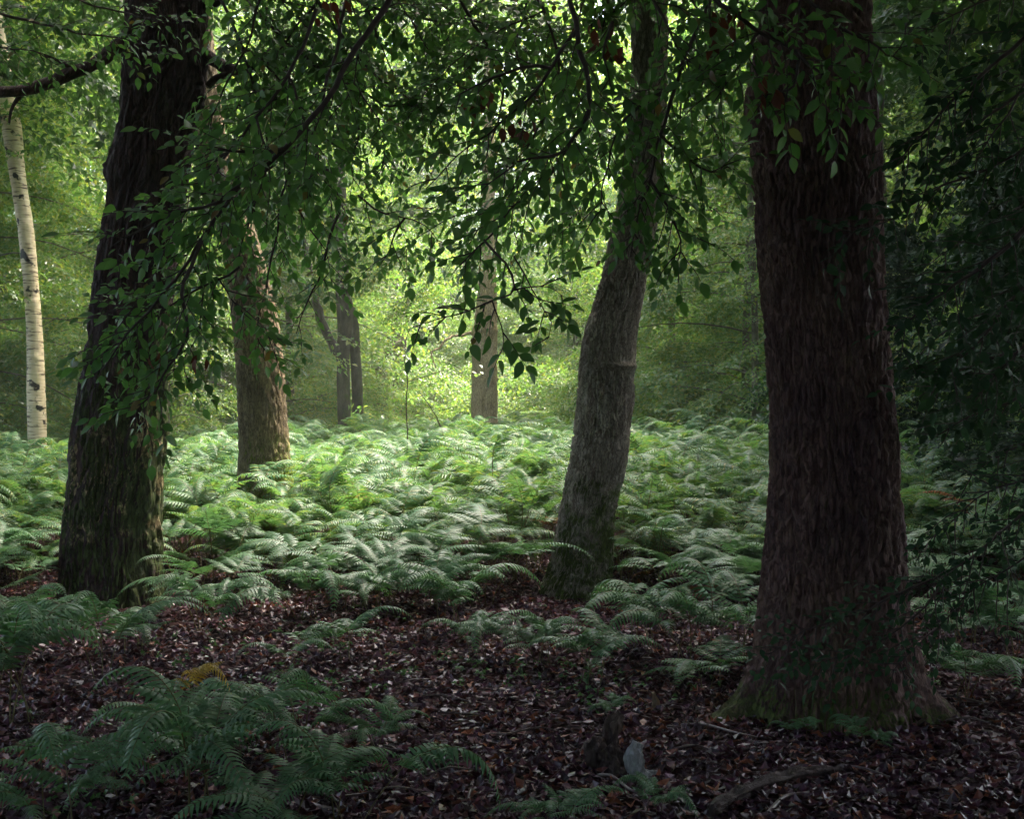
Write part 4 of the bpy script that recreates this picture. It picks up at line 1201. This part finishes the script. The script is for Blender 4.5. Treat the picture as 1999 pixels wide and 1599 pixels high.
B("beech_bough", "black-shaded beech bough across the top of the big right trunk", [
    [(1300, -90, 4.9), (1400, 0, 4.8), (1480, 60, 4.8), (1560, 110, 4.8), (1620, 170, 4.75), (1650, 210, 4.75)],
    [(1480, 60, 4.8), (1440, 130, 4.8), (1400, 200, 4.8)],
    [(1500, -80, 4.7), (1600, 20, 4.65), (1680, 70, 4.65), (1740, 110, 4.65), (1780, 60, 4.65)],
    [(1560, 110, 4.8), (1540, 170, 4.8), (1480, 190, 4.8)],
    [(1240, -60, 4.9), (1300, 40, 4.85), (1340, 110, 4.85), (1420, 140, 4.85)],
    ], seed=37, r0=.012, twig_step=.055, leaf=.088, start=.05, dead=[(1420, 60, 4.8, 16, 28), (1500, 160, 4.7, 10, 20)])
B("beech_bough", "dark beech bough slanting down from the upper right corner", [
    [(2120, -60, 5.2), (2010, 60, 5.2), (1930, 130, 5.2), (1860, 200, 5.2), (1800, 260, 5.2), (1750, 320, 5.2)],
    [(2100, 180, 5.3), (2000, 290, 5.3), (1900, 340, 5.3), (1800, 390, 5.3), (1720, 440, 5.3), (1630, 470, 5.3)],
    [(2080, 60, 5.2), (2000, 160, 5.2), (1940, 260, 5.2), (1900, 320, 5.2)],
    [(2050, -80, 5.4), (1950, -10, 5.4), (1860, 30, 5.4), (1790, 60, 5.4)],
    ], seed=38, r0=.012, twig_step=.055, leaf=.082, start=.1, lmat=M_SHADE_LEAF)
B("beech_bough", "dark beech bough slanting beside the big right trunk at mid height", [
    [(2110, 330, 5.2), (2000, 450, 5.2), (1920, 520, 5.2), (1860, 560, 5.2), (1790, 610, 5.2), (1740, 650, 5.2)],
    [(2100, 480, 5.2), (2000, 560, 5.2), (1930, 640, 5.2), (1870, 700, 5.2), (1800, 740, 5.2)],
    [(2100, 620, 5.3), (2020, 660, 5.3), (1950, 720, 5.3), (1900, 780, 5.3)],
    ], seed=39, r0=.014, twig_step=.055, leaf=.08, start=.1, lmat=M_SHADE_LEAF)
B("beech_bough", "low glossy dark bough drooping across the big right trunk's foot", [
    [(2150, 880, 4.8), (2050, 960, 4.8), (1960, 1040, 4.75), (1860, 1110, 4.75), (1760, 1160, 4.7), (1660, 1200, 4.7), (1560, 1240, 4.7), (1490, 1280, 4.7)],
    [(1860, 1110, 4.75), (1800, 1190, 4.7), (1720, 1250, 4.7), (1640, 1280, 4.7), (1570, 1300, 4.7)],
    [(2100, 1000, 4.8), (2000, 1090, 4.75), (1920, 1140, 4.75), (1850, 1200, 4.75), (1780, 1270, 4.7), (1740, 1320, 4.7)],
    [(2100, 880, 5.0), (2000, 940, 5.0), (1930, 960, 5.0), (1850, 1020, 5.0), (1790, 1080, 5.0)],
    ], seed=40, r0=.008, twig_step=.030, twig_len=.26, leaf=.038, gap=.020, start=.05, droop=.30, lmat=M_SHADE_LEAF)
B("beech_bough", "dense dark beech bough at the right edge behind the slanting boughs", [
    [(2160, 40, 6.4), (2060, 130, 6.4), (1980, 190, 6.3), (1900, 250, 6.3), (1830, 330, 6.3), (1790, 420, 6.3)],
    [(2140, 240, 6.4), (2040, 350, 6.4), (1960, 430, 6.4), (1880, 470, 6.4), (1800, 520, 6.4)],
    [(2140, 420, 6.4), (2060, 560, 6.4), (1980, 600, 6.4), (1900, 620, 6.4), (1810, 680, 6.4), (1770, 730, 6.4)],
    ], seed=55, r0=.014, twig_step=.11, leaf=.09, start=.05, lmat=M_SHADE_LEAF)
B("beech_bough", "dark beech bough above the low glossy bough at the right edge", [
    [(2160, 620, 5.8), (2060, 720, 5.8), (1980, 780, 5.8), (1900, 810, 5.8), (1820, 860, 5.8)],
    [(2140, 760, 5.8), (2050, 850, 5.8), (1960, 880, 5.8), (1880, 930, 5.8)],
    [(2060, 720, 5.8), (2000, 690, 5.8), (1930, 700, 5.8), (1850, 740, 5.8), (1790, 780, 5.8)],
    ], seed=56, r0=.012, twig_step=.085, leaf=.08, start=.05, lmat=M_SHADE_LEAF)
B("beech_bough", "dim blue-green beech bough in the upper left corner", [
    [(-160, -60, 6.6), (-40, 10, 6.5), (60, 40, 6.5), (150, 60, 6.4), (230, 70, 6.4), (310, 110, 6.4)],
    [(-120, 80, 6.5), (-20, 90, 6.5), (60, 100, 6.4), (120, 130, 6.4)],
    [(60, -80, 6.6), (160, 0, 6.5), (230, 20, 6.5), (300, 40, 6.4), (370, 50, 6.4)],
    ], seed=41, dz=1.5, r0=.014, twig_step=.08, leaf=.085, start=.02, dead=[(640, 5, 6.0, 10, 16)])
B("beech_bough", "high beech bough along the top edge above the centre of the clearing", [
    [(700, -100, 6.6), (820, -20, 6.6), (900, 30, 6.6), (980, 60, 6.6), (1040, 110, 6.6)],
    [(1000, -80, 6.4), (940, 0, 6.4), (880, 60, 6.4), (840, 130, 6.4), (800, 160, 6.4)],
    [(560, -80, 6.8), (600, 0, 6.8), (600, 60, 6.8), (560, 110, 6.8), (500, 140, 6.8)],
    ], seed=42, dz=2.4, r0=.012, twig_step=.095, leaf=.088, start=.05)
B("beech_bough", "thin beech spray hanging below the leafy bough, right of the mossy trunk", [
    [(640, 330, 6.3), (660, 400, 6.3), (640, 470, 6.3), (620, 540, 6.3), (600, 600, 6.3), (580, 650, 6.3)],
    [(700, 380, 6.5), (740, 410, 6.5), (790, 425, 6.5), (840, 445, 6.5), (860, 480, 6.5)],
    [(790, 425, 6.5), (760, 480, 6.5), (740, 520, 6.5)],
    ], seed=43, r0=.010, twig_step=.11, leaf=.085, start=.1)

B("beech_bough", "dense beech clump of overlapping leaves in front of the dark trunk's right edge", [
    [(620, 20, 5.8), (560, 150, 5.7), (500, 230, 5.7), (450, 290, 5.7), (400, 340, 5.65), (350, 390, 5.6), (300, 420, 5.6)],
    [(500, 230, 5.7), (520, 310, 5.7), (500, 400, 5.7), (470, 480, 5.7), (460, 560, 5.7)],
    [(450, 290, 5.7), (420, 360, 5.6), (400, 440, 5.6), (360, 500, 5.6), (310, 520, 5.6)],
    [(560, 150, 5.7), (600, 240, 5.7), (620, 320, 5.7), (600, 400, 5.7)],
    ], seed=51, r0=.010, twig_step=.065, leaf=.084, start=.15)
B("beech_bough", "lower beech clump of fresh green leaves covering the dark left trunk's waist", [
    [(470, 520, 5.6), (400, 560, 5.55), (330, 600, 5.5), (270, 640, 5.5), (220, 690, 5.5), (190, 740, 5.5)],
    [(400, 560, 5.55), (390, 640, 5.5), (350, 710, 5.5), (290, 760, 5.5), (240, 810, 5.5)],
    [(330, 600, 5.5), (280, 590, 5.5), (220, 600, 5.5), (190, 630, 5.5)],
    [(430, 540, 5.6), (460, 600, 5.6), (520, 650, 5.6), (550, 680, 5.6)],
    ], seed=52, r0=.006, twig_step=.065, twig_len=.26, leaf=.082, start=.1)
B("beech_bough", "beech bough filling the upper gap between curving bough and leaning trunk", [
    [(1010, -90, 6.0), (1060, 20, 5.9), (1090, 120, 5.9), (1080, 200, 5.9), (1040, 270, 5.9), (980, 330, 5.9), (900, 380, 5.9), (820, 420, 5.9)],
    [(1090, 120, 5.9), (1140, 200, 5.9), (1170, 280, 5.9), (1150, 360, 5.9), (1120, 430, 5.9), (1060, 480, 5.9)],
    [(1060, 20, 5.9), (980, 60, 5.9), (900, 110, 5.9), (830, 180, 5.9), (780, 250, 5.9)],
    ], seed=53, dz=2.0, r0=.011, twig_step=.07, leaf=.09, start=.1)
B("beech_bough", "beech bough reaching over the top of the dark left trunk's right side", [
    [(520, -80, 6.2), (500, 20, 6.1), (470, 110, 6.1), (430, 190, 6.1), (400, 260, 6.1), (380, 330, 6.1)],
    [(660, -60, 6.1), (700, 60, 6.1), (690, 160, 6.1), (640, 240, 6.1), (590, 310, 6.1), (540, 380, 6.1)],
    [(690, 160, 6.1), (740, 240, 6.1), (750, 320, 6.1), (720, 380, 6.1)],
    ], seed=54, dz=1.6, r0=.010, twig_step=.075, leaf=.086, start=.1)

B("beech_bough", "dense beech bough of small leaves closing the top edge above the forked tree", [
    [(560, -120, 8.6), (620, 0, 8.5), (680, 90, 8.4), (740, 150, 8.4), (800, 190, 8.4), (850, 210, 8.4)],
    [(620, 0, 8.5), (560, 80, 8.4), (500, 150, 8.4), (450, 220, 8.4)],
    [(720, -100, 8.6), (780, 0, 8.5), (830, 90, 8.4), (860, 150, 8.4)],
    [(680, 90, 8.4), (650, 180, 8.4), (640, 260, 8.4)],
    ], seed=61, r0=.016, twig_step=.075, twig_len=.42, leaf=.10, start=.0)
B("beech_bough", "dense beech bough of small leaves closing the top edge above the straight fawn trunk", [
    [(860, -120, 8.4), (900, 0, 8.4), (950, 90, 8.3), (980, 180, 8.3), (960, 270, 8.3), (930, 340, 8.3)],
    [(1020, -110, 8.4), (1030, 0, 8.4), (1010, 100, 8.3), (1040, 180, 8.3), (1080, 250, 8.3), (1110, 330, 8.3)],
    [(950, 90, 8.3), (900, 150, 8.3), (850, 220, 8.3), (820, 290, 8.3)],
    [(1150, -110, 8.4), (1140, 0, 8.4), (1110, 80, 8.3), (1090, 150, 8.3)],
    ], seed=62, r0=.016, twig_step=.075, twig_len=.42, leaf=.10, start=.0)
B("beech_bough", "topmost beech bough crossing the upper centre with overlapping small leaves", [
    [(600, -60, 9.2), (720, 10, 9.2), (840, 40, 9.2), (960, 50, 9.1), (1080, 70, 9.1), (1200, 60, 9.1)],
    [(720, 10, 9.2), (740, 90, 9.2), (780, 170, 9.2), (790, 240, 9.2)],
    [(960, 50, 9.1), (920, 130, 9.1), (900, 210, 9.1)],
    [(1080, 70, 9.1), (1110, 160, 9.1), (1150, 230, 9.1), (1170, 300, 9.1)],
    [(840, -80, 9.2), (860, 60, 9.2), (830, 140, 9.2)],
    ], seed=66, r0=.014, twig_step=.07, twig_len=.42, leaf=.10, start=.0)
B("beech_bough", "beech bough of small leaves dipping low left of the forked tree", [
    [(480, -60, 9.0), (540, 60, 9.0), (570, 180, 9.0), (580, 300, 9.0), (560, 420, 9.0), (550, 520, 9.0)],
    [(540, 60, 9.0), (620, 130, 9.0), (690, 230, 9.0), (700, 320, 9.0)],
    [(580, 300, 9.0), (640, 380, 9.0), (650, 460, 9.0)],
    [(570, 180, 9.0), (490, 260, 9.0), (460, 350, 9.0), (440, 430, 9.0)],
    ], seed=67, r0=.014, twig_step=.075, twig_len=.40, leaf=.10, start=.0)
B("beech_bough", "beech bough of small leaves just left of the leaning trunk's top", [
    [(1180, -110, 9.0), (1190, -10, 9.0), (1180, 70, 9.0), (1200, 150, 9.0)],
    [(1240, -100, 9.0), (1220, 0, 9.0), (1150, 50, 9.0), (1080, 60, 9.0), (1010, 40, 9.0)],
    [(760, -90, 9.4), (740, 30, 9.4), (720, 130, 9.4), (760, 230, 9.4), (800, 330, 9.4)],
    ], seed=68, r0=.014, twig_step=.06, twig_len=.40, leaf=.11, start=.0)
B("beech_bough", "beech bough veiling the upper half of the straight fawn trunk with small leaves", [
    [(1130, 230, 8.8), (1070, 300, 8.8), (1010, 360, 8.8), (960, 410, 8.8), (920, 470, 8.8), (900, 530, 8.8)],
    [(1010, 360, 8.8), (1000, 430, 8.8), (1010, 490, 8.8), (990, 540, 8.8)],
    [(1070, 300, 8.8), (1100, 380, 8.8), (1120, 450, 8.8), (1100, 520, 8.8)],
    [(960, 410, 8.8), (890, 420, 8.8), (820, 460, 8.8), (780, 510, 8.8)],
    ], seed=63, r0=.010, twig_step=.075, twig_len=.36, leaf=.095, start=.0)
B("beech_bough", "beech bough of small leaves between leaning trunk and the big right trunk", [
    [(1500, -120, 8.2), (1440, 0, 8.2), (1390, 90, 8.1), (1370, 180, 8.1), (1400, 260, 8.1), (1440, 340, 8.1)],
    [(1390, 90, 8.1), (1340, 160, 8.1), (1330, 250, 8.1), (1350, 340, 8.1), (1390, 420, 8.1)],
    [(1340, -110, 8.2), (1350, 0, 8.2), (1400, 60, 8.1), (1450, 130, 8.1)],
    ], seed=64, r0=.014, twig_step=.075, twig_len=.40, leaf=.10, start=.0)
B("beech_bough", "beech bough of small leaves hiding the mossy trunk's upper part", [
    [(360, -110, 8.4), (430, 0, 8.4), (470, 90, 8.3), (500, 180, 8.3), (520, 280, 8.3), (510, 370, 8.3), (480, 440, 8.3)],
    [(470, 90, 8.3), (540, 150, 8.3), (590, 230, 8.3), (620, 310, 8.3), (600, 400, 8.3)],
    [(500, 180, 8.3), (440, 240, 8.3), (410, 320, 8.3), (400, 400, 8.3)],
    [(500, -110, 8.4), (550, 0, 8.4), (600, 60, 8.3), (620, 140, 8.3)],
    ], seed=65, r0=.014, twig_step=.075, twig_len=.40, leaf=.10, start=.0)

# ------------------------------------------------------------------ saplings
def sapling(label, stem, twigs, leaves, r0, seed):
    r = np.random.default_rng(seed)
    pts = np.array([P(*q) for q in stem])
    z = float(ground_z(pts[0][0], pts[0][1]))
    base = np.array([pts[0][0], pts[0][1], z])
    root = thing("sapling", base, label, "sapling")
    g = Geo()
    c = resample(np.concatenate([[base], pts]), 26)
    c[1:] += (np.stack([fbm(c[1:] * 5 + k * 3.3, 2, seed + k) for k in range(3)], -1) - .5) * .06
    tube(g, c - base, np.linspace(r0, r0 * .4, 26), 6)
    for tw in twigs:
        q = resample(np.array([P(*w) for w in tw]), 8)
        tube(g, q - base, np.linspace(r0 * .5, r0 * .2, 8), 5)
    add_part(root, "stem", g, [M_TWIG])
    lg = Geo()
    for (px, py, d, n, sp) in leaves:
        for _ in range(n):
            p = P(px + r.normal(0, sp), py + r.normal(0, sp * .35), d + r.normal(0, .1))
            ax = norm(r.normal(0, 1, 3) * [1, 1, .4] + [0, 0, -.2]); nr = norm(r.normal(0, .4, 3) + [0, 0, 1])
            sd = norm(np.cross(nr, ax)); M = np.stack([ax, sd, np.cross(ax, sd)], 1)
            V, Q, T = BL[r.integers(0, 7)]
            lg.add((V * .065) @ M.T + p - base, Q, T)
    add_part(root, "foliage", lg, [M_WOOD_LEAF])
sapling("thin bare-stemmed sapling standing in the ferns left of the straight fawn trunk",
        [(790, 960, 13.5), (793, 900, 13.5), (795, 820, 13.5), (795, 740, 13.5), (790, 680, 13.5), (800, 640, 13.5)],
        [[(794, 905, 13.5), (815, 880, 13.4), (830, 868, 13.4), (880, 872, 13.4)], [(796, 745, 13.5), (830, 735, 13.4), (870, 722, 13.4), (900, 715, 13.3)]],
        [(830, 640, 13.4, 6, 18), (880, 720, 13.4, 8, 22), (935, 730, 13.3, 6, 14), (705, 795, 13.3, 9, 22)], .010, 1)
sapling("shorter faint sapling bending left in the ferns before the straight fawn trunk",
        [(872, 925, 14.5), (870, 880, 14.5), (862, 840, 14.5), (845, 800, 14.5), (820, 770, 14.5)],
        [[(862, 840, 14.5), (850, 815, 14.4), (830, 800, 14.4)]], [(820, 775, 14.5, 5, 20), (850, 805, 14.4, 4, 16)], .010, 2)

# ------------------------------------------------------------------ snag and far stems
t = thing("broken_snag", P(735, 850, 31), "dark broken stub of a snag slanting among sunlit leaves behind the sapling", "snag")
g = Geo()
o0 = P(735, 850, 31)
limb(g, [P(742, 860, 31) - o0, P(743, 780, 31) - o0, P(745, 715, 31) - o0, P(758, 690, 31) - o0, P(785, 668, 31) - o0], .22, .09, 20, 9, .1, 3)
add_part(t, "trunk", g, [BARK_GREY])
for k, (px, py0, py1, d, w, lab) in enumerate([(1716, 880, -60, 21, .16, "slim brown trunk close behind the right side of the big right trunk"),
                                               (778, 860, -40, 33, .22, "dark far trunk seen against the pale gap upper left of centre")
                                               ]):
    a0 = P(px, py0, d)
    t = thing("far_tree", a0, lab, "tree")
    g = Geo()
    limb(g, [(0, 0, -.6), (P(px + 3, (py0 * 2 + py1) / 3, d) - a0), (P(px - 4, (py0 + 2 * py1) / 3, d) - a0), (P(px + 2, py1, d) - a0)], w, w * .6, 20, 9, .2, k)
    add_part(t, "trunk", g, [BARK_GREY if k < 2 else simple_mat("reddish_dead_wood", (.22, .10, .06), .8)])

# ------------------------------------------------------------------ stump, fallen wood, sticks
GREY_WOOD = bark_mat("weathered_grey_wood", (.15, .145, .15), (.31, .305, .32), (.46, .455, .48), 1.2, bump=.006, rough=.45, spec=.5, plate_tint=.3)
ROT_WOOD = bark_mat("rotten_dark_wood", (.028, .017, .018), (.055, .034, .032), (.10, .065, .05), .9, moss=.5, moss_dir=(-.3, -.2, .7), moss_z=(-.5, .6), moss_col=(.07, .08, .016), plate_tint=.3)
DS = 5.0
base = gp(1220, 1540)
t = thing("tree_stump", base, "low rotten stump with one grey weathered broken root on the leaf litter", "stump")
def lumpy(pts, radii, flat, nu, nv, seed, amp, twist=0.0):
    c = resample(np.array(pts, float), nv); rr = np.interp(np.linspace(0, 1, nv), np.linspace(0, 1, len(radii)), radii)
    tan = norm(np.gradient(c, axis=0))
    A = norm(np.cross(tan, [0.1, 1, 0.2])); Bv = np.cross(tan, A)
    th = np.linspace(0, 2 * math.pi, nu, endpoint=False)
    tw = np.linspace(0, twist, nv)[:, None]
    ca, sa = np.cos(th[None, :] + tw), np.sin(th[None, :] + tw)
    V = c[:, None, :] + rr[:, None, None] * (A[:, None] * ca[..., None] + Bv[:, None] * sa[..., None] * flat)
    nrm = norm(V - c[:, None, :])
    V = V + nrm * ((fbm(V * 22, 3, seed) - .5) * amp + (fbm(np.stack([th[None, :] * 2.5 + tw * 0, np.linspace(0, 1, nv)[:, None] * 1.5 + 0 * th[None, :], 0 * (th[None, :] + tw)], -1) * 2, 2, seed + 4) - .5) * amp * 1.2)[..., None]
    V = V.reshape(-1, 3)
    r_ = np.arange(nv - 1)[:, None] * nu; cc = np.arange(nu)[None, :]; c2 = (cc + 1) % nu
    q = np.stack([r_ + cc, r_ + c2, r_ + nu + c2, r_ + nu + cc], -1).reshape(-1, 4)
    V = np.concatenate([V, [c[0], c[-1]]]); k0, k1 = nu * nv, nu * nv + 1
    tr = [[k0, (j + 1) % nu, j] for j in range(nu)] + [[k1, nu * (nv - 1) + j, nu * (nv - 1) + (j + 1) % nu] for j in range(nu)]
    return V, q, tr
Pb = lambda x, y, d: P(x, y, d) - base
g = Geo()
g.add(*lumpy([Pb(1215, 1555, 5.0), Pb(1210, 1520, 5.02), Pb(1195, 1485, 5.05), Pb(1180, 1462, 5.06)], [.075, .06, .045, .02], .8, 30, 26, 3, .05))
g.add(*lumpy([Pb(1165, 1500, 5.1), Pb(1163, 1465, 5.1), Pb(1168, 1440, 5.1)], [.045, .04, .02], .9, 24, 16, 5, .035))
g.add(*lumpy([Pb(1185, 1490, 5.12), Pb(1190, 1445, 5.12), Pb(1200, 1410, 5.14), Pb(1212, 1393, 5.16)], [.035, .032, .034, .015], .6, 24, 24, 7, .03))
add_part(t, "body", g, [ROT_WOOD])
g = Geo()
g.add(*lumpy([Pb(1246, 1450, 4.98), Pb(1238, 1470, 4.97), Pb(1237, 1492, 4.96), Pb(1246, 1514, 4.95), Pb(1264, 1534, 4.93), Pb(1290, 1550, 4.91), Pb(1318, 1560, 4.9)], [.020, .033, .034, .036, .040, .036, .014], .5, 34, 60, 11, .026, .5))
g.add(*lumpy([Pb(1250, 1506, 4.98), Pb(1276, 1516, 4.97), Pb(1302, 1534, 4.96), Pb(1322, 1548, 4.95)], [.016, .020, .016, .005], .6, 22, 36, 13, .018, .8))
add_part(t, "broken_root", g, [GREY_WOOD])

q0 = gp(1278, 1385)
t = link("wood_stub", None, None, q0, label="short brown stub of wood standing in litter left of the mossy root", category="stub")
g = Geo(); g.add(*lumpy([(0, 0, -.03), (.005, 0, .03), (-.01, 0, .085)], [.022, .018, .007], .7, 18, 14, 15, .012)); add_part(t, "splinter", g, [simple_mat("pale_split_wood", (.16, .10, .06), .6)])

q0 = gp(1500, 1560)
t = thing("fallen_branch", q0, "thick dark fallen branch lying at the bottom edge below the big right trunk", "branch")
g = Geo(); A = [gp(1390, 1600), gp(1440, 1570), gp(1500, 1545), gp(1560, 1530), gp(1640, 1520)]
g.add(*lumpy([q + [0, 0, .03] - q0 for q in A], [.022, .030, .030, .024, .012], .9, 26, 60, 17, .03)); add_part(t, "log", g, [ROT_WOOD])
q0 = gp(640, 1450)
t = thing("hollow_log", q0, "short dark curved piece of rotten log half under low ferns, left of centre", "log")
g = Geo(); A = [gp(600, 1448), gp(630, 1462), gp(665, 1458), gp(685, 1440)]
g.add(*lumpy([q + [0, 0, .02] - q0 for q in A], [.03, .035, .033, .02], .9, 24, 40, 19, .02)); add_part(t, "log", g, [ROT_WOOD])

r = np.random.default_rng(44)
named = [((1330, 1425), (1480, 1450), "long thin twig lying left of the big right trunk's root"), ((1500, 1600), (1600, 1545), "thin forked twig on the dark litter at the bottom, right of the fallen branch"),
         ((1820, 1370), (1940, 1385), "straight thin stick on the litter right of the big trunk's right root"), ((1170, 1525), (1250, 1565), "curved twig in front of the stump")]
for (a0, b0, lab) in named:
    A, Bp = gp(*a0), gp(*b0)
    t = thing("fallen_twig", A, lab, "twig")
    g = Geo(); c = resample(np.array([A, A * .66 + Bp * .34 + [0, .04, .01], A * .3 + Bp * .7 + [0, -.03, .012], Bp]), 16) - A + [0, 0, .022]
    tube(g, c, np.linspace(.009, .004, 16), 6); add_part(t, "stick", g, [M_STICK])
for k in range(46):
    A = gp(r.uniform(350, 1990), r.uniform(1330, 1590))
    L, an = r.uniform(.08, .34), r.normal(0, .7)
    t = thing("fallen_twig", A, "short dark twig lost among the fallen leaves", "twig", "short twigs scattered on the leaf litter")
    dv = np.array([math.cos(an), math.sin(an), 0]) * L
    g = Geo(); c = resample(np.array([0 * dv, dv * .35 + r.normal(0, .012, 3), dv * .7 + r.normal(0, .012, 3), dv]), 8) + [0, 0, .024]
    tube(g, c, np.linspace(.006, .0025, 8), 5); add_part(t, "stick", g, [M_STICK])

# ------------------------------------------------------------------ the misty air
m, ns, ls = new_mat("woodland_haze")
out = ns.new("ShaderNodeOutputMaterial"); pv = ns.new("ShaderNodeVolumePrincipled")
pv.inputs["Color"].default_value = (.92, .96, .90, 1); pv.inputs["Density"].default_value = HAZE_DENSITY; pv.inputs["Anisotropy"].default_value = .3
ls.new(pv.outputs[0], out.inputs["Volume"])
x0, x1, y0, y1, z0, z1 = -80, 80, -65, 90, -1.6, 22.0
V = np.array([[x, y, z] for x in (x0, x1) for y in (y0, y1) for z in (z0, z1)])
Q = [[0, 1, 3, 2], [4, 6, 7, 5], [0, 4, 5, 1], [2, 3, 7, 6], [0, 2, 6, 4], [1, 5, 7, 3]]
if HAZE_DENSITY > 0:
    link("haze", mesh_np("haze", V, Q, None, [m]), kind="stuff", label="pale damp haze hanging in the clearing")
